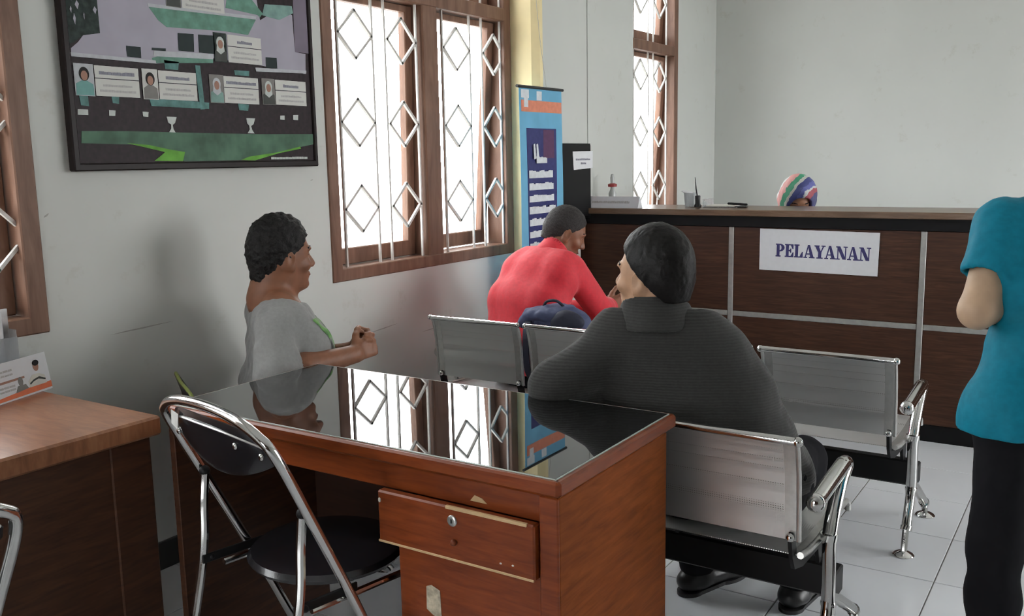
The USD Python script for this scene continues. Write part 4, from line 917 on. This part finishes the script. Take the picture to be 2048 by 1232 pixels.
def sole(a, toe):
    t = unit(A([toe[0], toe[1], 0])); l = A([-t[1], t[0], 0]); b = A([a[0], a[1], 0])
    q = unary_union([affinity.scale(Point(.15, 0).buffer(1, 12), .085, .047), affinity.scale(Point(-.03, 0).buffer(1, 12), .048, .038), sbox(-.03, -.036, .14, .038)])
    return place(extr(q, .012), b + A([0, 0, .0]), t, l, (0, 0, 1))

def arm_pts(F, S, E, W, g=0.0, r=(.050, .041, .040, .029), k=.02):
    F.cap(S, E, r[0] + g, r[1] + g, k); F.cap(E, E + (W - E) * .35, r[1] + g, r[2] + g, k); F.cap(E + (W - E) * .35, W, r[2] + g, r[3] + g, k)

def legs(F, H, K, N, g=0.0, r=(.080, .060, .056, .042), k=.03):
    F.cap(H, K, r[0] + g, r[1] + g, k); F.cap(K, K + (N - K) * .3, r[1] + g, r[2] + g, k); F.cap(K + (N - K) * .3, N, r[2] + g, r[3] + g, k)
#--PEOPLE

def torso(F, P, g=0.0, k=.045, dirs=None):
    """P: list of (centre, half width between the cap ends, radius, depth ratio); stacked and blended"""
    l, f = dirs
    for i, (c, hw, r, fr) in enumerate(P):
        c = A(c, float); F.cap(c - l * hw, c + l * hw, r + g, None, k, (f, fr))
        if i: F.cap(A(P[i - 1][0], float), c, P[i - 1][2] * .95 + g, r * .95 + g, k, (f, (fr + P[i - 1][3]) / 2))

def basis(ang):
    f = A([math.cos(math.radians(ang)), math.sin(math.radians(ang)), 0]); return f, A([-f[1], f[0], 0])
UP = A([0, 0, 1.0])

# --- seated man in a grey T-shirt, between the wall and the desk
f, l = basis(60)
m1 = thing('person', 'heavyset man in a grey T-shirt with clasped hands seated against the left wall', 'person', loc=(-2.35, 2.14, 0))
hc = A([-2.368, 2.200, 1.082]); hf = unit([.32, .945, -.06])
nk = A([-2.392, 2.162, .945])
TR = [((-2.355, 2.10, .50), .10, .125, .95), ((-2.365, 2.185, .645), .080, .122, 1.05), ((-2.352, 2.195, .775), .078, .114, 1.05), ((-2.362, 2.178, .860), .088, .094, .9)]
RS, RE, RW = A([-2.262, 2.062, .866]), A([-2.200, 1.995, .738]), A([-2.122, 2.268, .760])
LS, LE, LW = A([-2.515, 2.235, .868]), A([-2.47, 2.34, .68]), A([-2.235, 2.37, .742])
legs1 = [((-2.275, 2.07, .50), (-2.205, 2.47, .50), (-2.20, 2.50, .10)), ((-2.44, 2.15, .50), (-2.38, 2.56, .50), (-2.375, 2.58, .10))]
F = Field(.0055)
torso(F, TR, -.004, dirs=(l, f)); F.cap(nk - UP * .01 - l * .10, nk - UP * .01 + l * .10, .05, None, .05)
ax1, p1 = head(F, hc, hf, (0, 0, 1), 1.0, nk, .072)
arm_pts(F, RS, RE, RW, 0, (.055, .047, .043, .031)); arm_pts(F, LS, LE, LW, 0, (.055, .047, .043, .031))
hand(F, RW, (.10, .95, .22), (-.93, .12, .33), (-.30, -.25, .92), (.95, 1.05, .6), .5, 1.0)
hand(F, LW, (.80, .05, .22), (.10, -.95, .25), (-.2, .25, .95), (.55, .8, .6), .4, 1.0)
for h_, k_, n_ in legs1: legs(F, A(h_), A(k_), A(n_), -.006, (.085, .060, .055, .040))
obj('body', F.mesh(None, 3), 'skin_brown', m1, smooth=True)
F = Field(.0055); g = .012
F.cap(RS, RE, .066, .070, .03); F.cap(RE, RE + (RW - RE) * .12,   .070, .068, .03); F.cap(LS, LE, .064, .066, .03)
F.subcap(RE + (RW - RE) * .45, RW + (RW - RE), .075, .09, .006); F.subcap(RE + (RW - RE) * .15, RW, .054, .054, .004)
torso(F, TR, g, .025, dirs=(l, f)); F.cap(nk - UP * .035 - l * .09, nk - UP * .035 + l * .09, .060, None, .05)
F.cap(RS + l * .05, RS, .075, .066, .03)
F.cut((0, 0, .475), (0, 0, -1)); F.cut(nk + UP * .015, hf * .30 + UP * .95)
sh = F.mesh(folds(.017, 12, 3, (1, 1, .6)), 3)
obj('tshirt', sh, 'tshirt_grey', m1, smooth=True, label='loose grey T-shirt with wide sleeves')
cc = A([-2.32, 2.27, .80])
obj('tshirt_print', patch(sh, lambda c, n: ((c - cc) @ l < .13) & ((c - cc) @ l > -.175) & (np.abs(c[:, 2] - .785) < .105) & (n @ f > .05), .0018), 'tshirt_print', m1, smooth=True, label='green and dark printed patch on the chest')
F = Field(.007); torso(F, TR[:1], .010, dirs=(l, f))
for h_, k_, n_ in legs1: legs(F, A(h_), A(k_), A(n_), .010, (.088, .066, .062, .052))
F.cut((0, 0, .575), UP); F.cut((0, 0, .07), -UP)
obj('trousers', F.mesh(folds(.006, 14, 5), 2), 'trousers_maroon', m1, smooth=True)
obj('hair', hair_mesh(hc, ax1, p1, 1.0, .009, lambda v: .016 * (meshkit.fbm(v * 70, 4, 9) - .45), .024, -.004, .0040, .010, -.075), 'hair_black', m1, smooth=True, label='thick wavy black hair')
face_details(m1, hc, ax1, p1, 1.0)
for h_, k_, n_ in legs1:
    s_ = obj('shoe', shoe(n_, (.2, .98, 0)), 'shoe_black', m1, smooth=True); obj('sole', sole(n_, (.2, .98, 0)), 'black_plastic', s_)
# his chair
ch = thing('plastic_chair', 'dark stacking chair with a yellow-green back edge under the man by the wall', 'chair', loc=(-2.37, 2.06, 0))
o = A([-2.36, 2.09, 0])
def inch(m): return place(m, o, l * -1, f, UP)
obj('seat', inch(bx(-.20, .20, -.19, .21, .345, .372, .012)), 'black_plastic', ch)
obj('backrest', inch(strip([(-.215, .40), (-.222, .52), (-.238, .62), (-.262, .70)], -.19, .19, .012)), 'black_plastic', ch)
obj('back_edge', inch(tube(curve([(-.195, -.218, .46), (-.195, -.240, .62), (-.185, -.262, .700), (0, -.270, .708), (.185, -.262, .700), (.195, -.240, .62), (.195, -.218, .46)], 6), .0055, 8)), 'yellow_plastic', ch, label='yellow-green edge of the chair back')
for sx_ in (-1, 1):
    obj('leg', inch(tube([(sx_ * .195, -.205, .50), (sx_ * .19, -.19, .36), (sx_ * .205, -.215, .008)], .011, 10)), 'black_metal', ch)
    obj('leg', inch(tube([(sx_ * .19, .18, .36), (sx_ * .205, .20, .008)], .011, 10)), 'black_metal', ch)

# --- man in the red shirt bending forward on the far bench
f, l = basis(76)
m2 = thing('person', 'man in a red shirt hunched forward on the far bench below the window', 'person', loc=(-2.15, 3.5, 0))
hc = A([-2.098, 3.655, 1.058]); hf = unit([.66, .62, -.46]); hu = unit([.20, .22, .95])
nk = A([-2.125, 3.585, .975])
TR = [((-2.165, 3.455, .495), .09, .112, .95), ((-2.175, 3.425, .63), .085, .112, .9), ((-2.175, 3.45, .76), .095, .115, .88), ((-2.155, 3.515, .87), .105, .100, .85), ((-2.140, 3.555, .925), .09, .070, .9)]
RS, RE, RW = A([-2.000, 3.555, .900]), A([-1.945, 3.70, .715]), A([-1.975, 3.835, .705])
LS, LE, LW = A([-2.315, 3.60, .895]), A([-2.30, 3.80, .66]), A([-2.08, 3.90, .68])
legs2 = [((-2.08, 3.46, .50), (-2.02, 3.91, .49), (-2.02, 3.88, .10)), ((-2.26, 3.47, .50), (-2.32, 3.92, .49), (-2.32, 3.89, .10))]
F = Field(.006)
torso(F, TR, -.004, dirs=(l, f)); ax2, p2 = head(F, hc, hf, hu, .93, nk, .056)
arm_pts(F, RS, RE, RW); arm_pts(F, LS, LE, LW)
hand(F, RW, (.62, .62, .32), (-.55, .55, .45), (-.30, -.30, .90), (.25, .35, .25), .1, 1.0)
hand(F, LW, (.90, .15, .15), (.1, -.5, .85), (-.15, .85, .5), (.5, .5, .3), .3, 1.0)
for h_, k_, n_ in legs2: legs(F, A(h_), A(k_), A(n_), -.006)
obj('body', F.mesh(None, 3), 'skin_brown', m2, smooth=True)
F = Field(.006); torso(F, TR, .010, dirs=(l, f)); arm_pts(F, RS, RE, RW, .011, (.056, .046, .044, .036)); arm_pts(F, LS, LE, LW, .011, (.056, .046, .044, .036))
F.cap(nk - UP * .03 - l * .08, nk - UP * .03 + l * .08, .056, None, .05)
F.cut((0, 0, .465), -UP); F.cut(nk + f * .01 + UP * .005, f * .45 + UP * .9)
obj('shirt', F.mesh(folds(.005, 13, 13, (1, 1, .35)), 3), 'red_cloth', m2, smooth=True, label='bright red long-sleeved shirt')
F = Field(.005); nd = unit(hc - nk)
F.cap(nk - nd * .02, nk + nd * .028, .078, .068, .01); F.subcap(nk + nd * .0, nk + nd * .10, .058, .064, .004); F.cut(nk + nd * .040 - f * .0, nd + f * .35)
obj('collar', F.mesh(None, 2), 'red_cloth', m2, smooth=True)
F = Field(.007); torso(F, TR[:1], .009, dirs=(l, f))
for h_, k_, n_ in legs2: legs(F, A(h_), A(k_), A(n_), .010, (.082, .064, .060, .052))
F.cut((0, 0, .56), UP); F.cut((0, 0, .07), -UP)
obj('trousers', F.mesh(folds(.006, 14, 15), 2), 'dark_trousers', m2, smooth=True)
obj('hair', hair_mesh(hc, ax2, p2, .93, .006, folds(.003, 110, 19), .020, -.002, .0045, .004, -.060), 'hair_short', m2, smooth=True, label='short cropped dark hair')
face_details(m2, hc, ax2, p2, .93)
for h_, k_, n_ in legs2:
    s_ = obj('shoe', shoe(n_, (.1, .99, 0)), 'shoe_black', m2, smooth=True); obj('sole', sole(n_, (.1, .99, 0)), 'black_plastic', s_)

# --- man in the dark knitted sweater on the near bench
f, l = basis(112)
m3_ = thing('person', 'broad man in a dark grey knitted sweater seated on the near bench, back turned', 'person', loc=(-.93, 2.4, 0))
hc = A([-1.035, 2.272, 1.075]); hf = unit([-.987, .17, .03])
nk = A([-1.026, 2.285, .965])
TR = [((-.875, 2.435, .505), .10, .125, .95), ((-.905, 2.37, .62), .095, .125, .9), ((-.955, 2.325, .745), .105, .122, .85), ((-1.005, 2.295, .850), .110, .108, .82), ((-1.015, 2.285, .905), .070, .080, .85)]
RS, RE, RW = A([-.888, 2.360, .862]), A([-.830, 2.480, .665]), A([-.86, 2.66, .575])
LS, LE, LW = A([-1.150, 2.205, .862]), A([-1.245, 2.105, .790]), A([-1.14, 2.33, .655])
legs3 = [((-.82, 2.46, .48), (-.790, 2.88, .435), (-.765, 2.76, .10)), ((-.96, 2.47, .50), (-1.065, 2.88, .49), (-1.068, 2.70, .10))]
F = Field(.0055)
torso(F, TR, -.004, dirs=(l, f)); ax3, p3 = head(F, hc, hf, (.02, -.02, 1), .98, nk, .064)
arm_pts(F, RS, RE, RW); arm_pts(F, LS, LE, LW)
hand(F, RW, (-.35, .85, -.25), (-.3, .1, -.95), (-.8, -.5, .1), (.2, .3, .2), .2, 1.0)
hand(F, LW, (.35, .85, -.45), (.2, -.4, -.9), (.8, -.4, .2), (.2, .3, .2), .2, 1.0)
for h_, k_, n_ in legs3: legs(F, A(h_), A(k_), A(n_), -.006)
obj('body', F.mesh(None, 3), 'skin_light', m3_, smooth=True)
F = Field(.0055); torso(F, TR, .014, dirs=(l, f)); arm_pts(F, RS, RE, RW, .016, (.060, .050, .047, .036)); arm_pts(F, LS, LE, LW, .016, (.060, .052, .050, .038))
F.cap(nk - UP * .045 - l * .10, nk - UP * .045 + l * .10, .062, None, .06)
F.cut((0, 0, .485), -UP); F.cut(nk + UP * .022, UP * .95 + f * .3)
obj('sweater', F.mesh(folds(.007, 14, 23, (1, 1, .6)), 3), 'grey_knit', m3_, smooth=True, label='dark grey ribbed knit sweater')
F = Field(.005)
n0 = A([-1.030, 2.280, .955]); n1 = A([-1.034, 2.276, 1.016])
F.cap(n0, n1, .112, .086, .02); F.subcap(n1 - UP * .03, n1 + UP * .12, .066, .076, .004); F.cut(n1 - f * .02, UP + f * .35); F.cut(n0 - UP * .01, -UP)
obj('collar', F.mesh(folds(.002, 20, 29), 2), 'grey_knit', m3_, smooth=True, label='turned-down sweater collar')
F = Field(.007); torso(F, TR[:1], .012, dirs=(l, f))
for h_, k_, n_ in legs3: legs(F, A(h_), A(k_), A(n_), .008, (.082, .062, .058, .052))
F.cut((0, 0, .60), UP); F.cut((0, 0, .07), -UP)
obj('trousers', F.mesh(folds(.006, 14, 25), 2), 'dark_trousers', m3_, smooth=True)
obj('hair', hair_mesh(hc, ax3, p3, .98, .011, lambda v: .0045 * (meshkit.fbm(v * A([85, 85, 40]), 3, 31) - .5), .010, -.020, .0040, .010, -.055), 'hair_slick', m3_, smooth=True, label='short smooth black hair')
face_details(m3_, hc, ax3, p3, .98)
for (h_, k_, n_), t_ in zip(legs3, ((.12, .99, 0), (.35, .93, 0))):
    s_ = obj('shoe', shoe(n_, t_, 1.05), 'shoe_black', m3_, smooth=True); obj('sole', sole(n_, t_), 'black_plastic', s_)

# --- woman in teal, standing at the right edge
f, l = basis(117)
wm = thing('person', 'standing woman in a short-sleeved teal tunic and black trousers at the right edge', 'person', loc=(-.08, 2.45, 0))
nk = A([-.078, 2.60, 1.285]); hc = A([-.072, 2.655, 1.425]); hf = unit([-.30, .93, -.12])
TR = [((-.098, 2.480, .80), .092, .098, .9), ((-.098, 2.500, .93), .062, .086, .85), ((-.092, 2.535, 1.08), .085, .098, .82), ((-.086, 2.565, 1.18), .095, .078, .8)]
LS, LE, LW = A([-.232, 2.492, 1.215]), A([-.262, 2.390, 1.025]), A([-.205, 2.575, 1.03])
RS, RE, RW = A([.065, 2.655, 1.215]), A([.125, 2.585, 1.02]), A([.045, 2.745, 1.04])
legsW = [((-.180, 2.435, .80), (-.194, 2.385, .45), (-.180, 2.330, .09)), ((.000, 2.530, .80), (.070, 2.56, .45), (.095, 2.50, .09))]
F = Field(.006)
torso(F, TR, -.004, dirs=(l, f)); axw, pw = head(F, hc, hf, UP, .95, nk, .050)
for S_, E_, W_ in ((LS, LE, LW), (RS, RE, RW)): arm_pts(F, S_, E_, W_, 0, (.044, .040, .038, .026))
hand(F, LW, (.45, .85, .1), (.8, -.45, -.1), (0, .1, 1), (.4, .5, .3), .3, .9)
hand(F, RW, (-.45, .85, .1), (-.8, -.45, -.1), (0, .1, 1), (.4, .5, .3), .3, .9)
for h_, k_, n_ in legsW: legs(F, A(h_), A(k_), A(n_), -.006, (.072, .052, .048, .036))
obj('body', F.mesh(None, 3), 'skin_pale', wm, smooth=True)
F = Field(.006)
for S_, E_ in ((LS, LE), (RS, RE)):
    d_ = E_ - S_
    F.cap(S_, S_ + d_ * .52, .058, .062, .03); F.subcap(S_ + d_ * .90, E_ + d_, .085, .10, .006); F.subcap(S_ + d_ * .52, E_, .048, .056, .004)
torso(F, TR, .014, dirs=(l, f)); F.cap(A([-.10, 2.475, .735]) - l * .10, A([-.10, 2.475, .735]) + l * .10, .104, None, .05, (f, .9))
for S_ in (LS, RS): F.cap(S_, nk - UP * .06, .058, .06, .03)
F.cap(nk - UP * .045 - l * .09, nk - UP * .045 + l * .09, .046, None, .04)
F.cut((0, 0, .735), -UP); F.cut(nk + UP * .0, UP * .9 + f * .4)
obj('tunic', F.mesh(folds(.010, 13, 33, (1, 1, .45)), 3), 'teal_cloth', wm, smooth=True, label='loose teal tunic with short wide sleeves')
F = Field(.007); torso(F, TR[:1], .005, dirs=(l, f))
for h_, k_, n_ in legsW: legs(F, A(h_), A(k_), A(n_), .004, (.074, .054, .052, .048))
F.cut((0, 0, .83), UP); F.cut((0, 0, .06), -UP)
obj('trousers', F.mesh(folds(.005, 12, 35), 2), 'dark_trousers', wm, smooth=True)
obj('hair', hair_mesh(hc, axw, pw, .95, .016, folds(.003, 40, 37), .026, .006, .0055, .006, -.10), 'hair_slick', wm, smooth=True)
face_details(wm, hc, axw, pw, .95)
for h_, k_, n_ in legsW:
    s_ = obj('shoe', shoe(n_, (-.4, .92, 0), .9), 'shoe_black', wm, smooth=True); obj('sole', sole(n_, (-.4, .92, 0)), 'black_plastic', s_)

# --- clerk behind the counter, only the scarf showing
f, l = basis(-62)
ck = thing('person', 'clerk in a colourful striped headscarf bending down behind the counter', 'person', loc=(-1.63, 5.62, 0))
hc = A([-1.612, 5.590, 1.118]); hf = unit([.42, -.72, -.50]); hu = unit([.25, -.42, .80]); nk = A([-1.655, 5.675, .985])
TR = [((-1.69, 5.76, .52), .085, .11, .9), ((-1.69, 5.75, .68), .075, .10, .9), ((-1.675, 5.715, .83), .085, .10, .85)]
LS, LE, LW = A([-1.53, 5.78, .89]), A([-1.46, 5.66, .68]), A([-1.54, 5.48, .74])
RS, RE, RW = A([-1.80, 5.64, .89]), A([-1.80, 5.50, .68]), A([-1.66, 5.42, .74])
legsC = [((-1.61, 5.76, .50), (-1.45, 5.40, .50), (-1.45, 5.42, .10)), ((-1.77, 5.68, .50), (-1.62, 5.32, .50), (-1.62, 5.34, .10))]
F = Field(.007)
torso(F, TR, -.004, dirs=(l, f)); axc, pc = head(F, hc, hf, hu, .95, nk, .05)
for S_, E_, W_ in ((LS, LE, LW), (RS, RE, RW)): arm_pts(F, S_, E_, W_, 0, (.044, .040, .038, .026))
hand(F, LW, (-.3, -.9, -.1), (0, .1, -1), (-.9, .3, 0), (.3, .3, .3), .3, .9); hand(F, RW, (.3, -.9, -.1), (0, .1, -1), (.9, .3, 0), (.3, .3, .3), .3, .9)
for h_, k_, n_ in legsC: legs(F, A(h_), A(k_), A(n_), -.006)
obj('body', F.mesh(None, 3), 'skin_tan', ck, smooth=True)
F = Field(.005); fc_, lc_, uc_ = axc
F.ell(pc(-.015, 0, .045), axc, A([.122, .104, .118]), .03); F.cap(pc(.05, 0, .10), pc(.085, 0, .125), .050, .022, .03)
F.cap(pc(-.03, 0, -.03), nk + f * -.02 - UP * .02, .098, .10, .05); F.cap(pc(.03, 0, -.09), nk + f * .06 - UP * .10, .075, .10, .05)
F.cap(pc(-.12, -.02, .03), pc(-.10, -.05, -.03), .035, .05, .03)
F.sub(pc(.112, 0, -.005), axc, A([.085, .068, .092]), .012)
obj('headscarf', F.mesh(folds(.010, 17, 43, (1, 1, .5)), 2), 'hijab_print', ck, smooth=True, label='headscarf striped pink, green, navy and white')
F = Field(.007); torso(F, TR, .010, dirs=(l, f))
for S_, E_, W_ in ((LS, LE, LW), (RS, RE, RW)): arm_pts(F, S_, E_, W_, .012, (.050, .046, .042, .032))
F.cut((0, 0, .42), -UP)
obj('blouse', F.mesh(folds(.006, 14, 45), 2), 'bag_navy', ck, smooth=True)
F = Field(.008); torso(F, TR[:1], .009, dirs=(l, f))
for h_, k_, n_ in legsC: legs(F, A(h_), A(k_), A(n_), .010)
F.cut((0, 0, .55), UP); F.cut((0, 0, .07), -UP)
obj('trousers', F.mesh(None, 2), 'dark_trousers', ck, smooth=True)
face_details(ck, hc, axc, pc, .95)
for h_, k_, n_ in legsC: obj('shoe', shoe(n_, (.4, -.9, 0), .9), 'shoe_black', ck, smooth=True)
so = thing('office_stool', 'black office stool under the clerk behind the counter', 'stool', loc=(-1.69, 5.74, 0))
obj('seat', lathe((-1.69, 5.74, .345), [(0, 0), (.17, 0), (.19, .02), (.18, .05), (0, .055)], 28), 'black_vinyl', so)
obj('column', cyl((-1.69, 5.74, .05), (-1.69, 5.74, .35), .025), 'chrome', so)
obj('base', lathe((-1.69, 5.74, 0), [(0, 0), (.20, 0), (.20, .012), (.05, .05), (0, .05)], 28), 'black_metal', so)

# ---------------------------------------------------------------- backpack on the far bench
bg = thing('backpack', 'dark blue backpack slumped on the far bench beside the man in red', 'bag', loc=(-1.92, 3.34, .4))
F = Field(.006); bu = unit([-.05, -.06, 1]); bl = A([1.0, .10, 0]); bl = unit(bl); bf = np.cross(bu, bl); axb = A([bf, bl, bu])
F.ell((-1.865, 3.325, .515), axb, (.080, .110, .120), .04); F.ell((-1.880, 3.308, .66), axb, (.070, .115, .10), .04); F.ell((-1.935, 3.305, .735), axb, (.058, .125, .055), .04)
F.cut((0, 0, .412), -UP)
wr = folds(.016, 11, 53)
obj('sack', F.mesh(wr, 2), 'bag_navy', bg, smooth=True)
F = Field(.006); F.ell((-1.955, 3.292, .760), axb, (.070, .115, .038), .02); F.cap((-2.05, 3.27, .738), (-2.075, 3.262, .712), .030, .024, .02); F.cap((-1.87, 3.30, .765), (-1.82, 3.315, .725), .032, .03, .02)
obj('top_flap', F.mesh(folds(.014, 17, 55), 2), 'bag_navy', bg, smooth=True, label='folded pale-edged top flap')
F = Field(.006); F.ell((-1.860, 3.25, .735), axb, (.03, .075, .05), .02); F.ell((-1.89, 3.405, .56), axb, (.04, .10, .09), .02)
obj('pocket', F.mesh(folds(.008, 15, 57), 2), 'bag_dark', bg, smooth=True)
def strap(pts, w, t): 
    P_ = curve(pts, 8); V = []; n = len(P_)
    for q in P_: V += [q + A([-w, 0, 0]) + A([0, -t, 0]), q + A([w, 0, 0]) + A([0, -t, 0]), q + A([w, 0, 0]) + A([0, t, 0]), q + A([-w, 0, 0]) + A([0, t, 0])]
    Fc = [(0, 1, 2), (0, 2, 3)]
    for i in range(n - 1):
        for k in range(4):
            a, b = i * 4 + k, i * 4 + (k + 1) % 4; Fc += [(a, a + 4, b + 4), (a, b + 4, b)]
    e = (n - 1) * 4; Fc += [(e, e + 2, e + 1), (e, e + 3, e + 2)]
    return trimesh.Trimesh(V, Fc, process=False)
obj('strap', strap([(-2.045, 3.255, .735), (-2.030, 3.205, .690), (-2.022, 3.19, .60), (-2.02, 3.20, .52), (-2.015, 3.24, .46)], .014, .003), 'bag_dark', bg, label='dark strap hanging between the seats')
obj('carry_loop', tube(curve([(-1.99, 3.28, .785), (-1.965, 3.27, .812), (-1.92, 3.275, .815), (-1.89, 3.29, .785)], 6), .006, 8), 'bag_dark', bg)
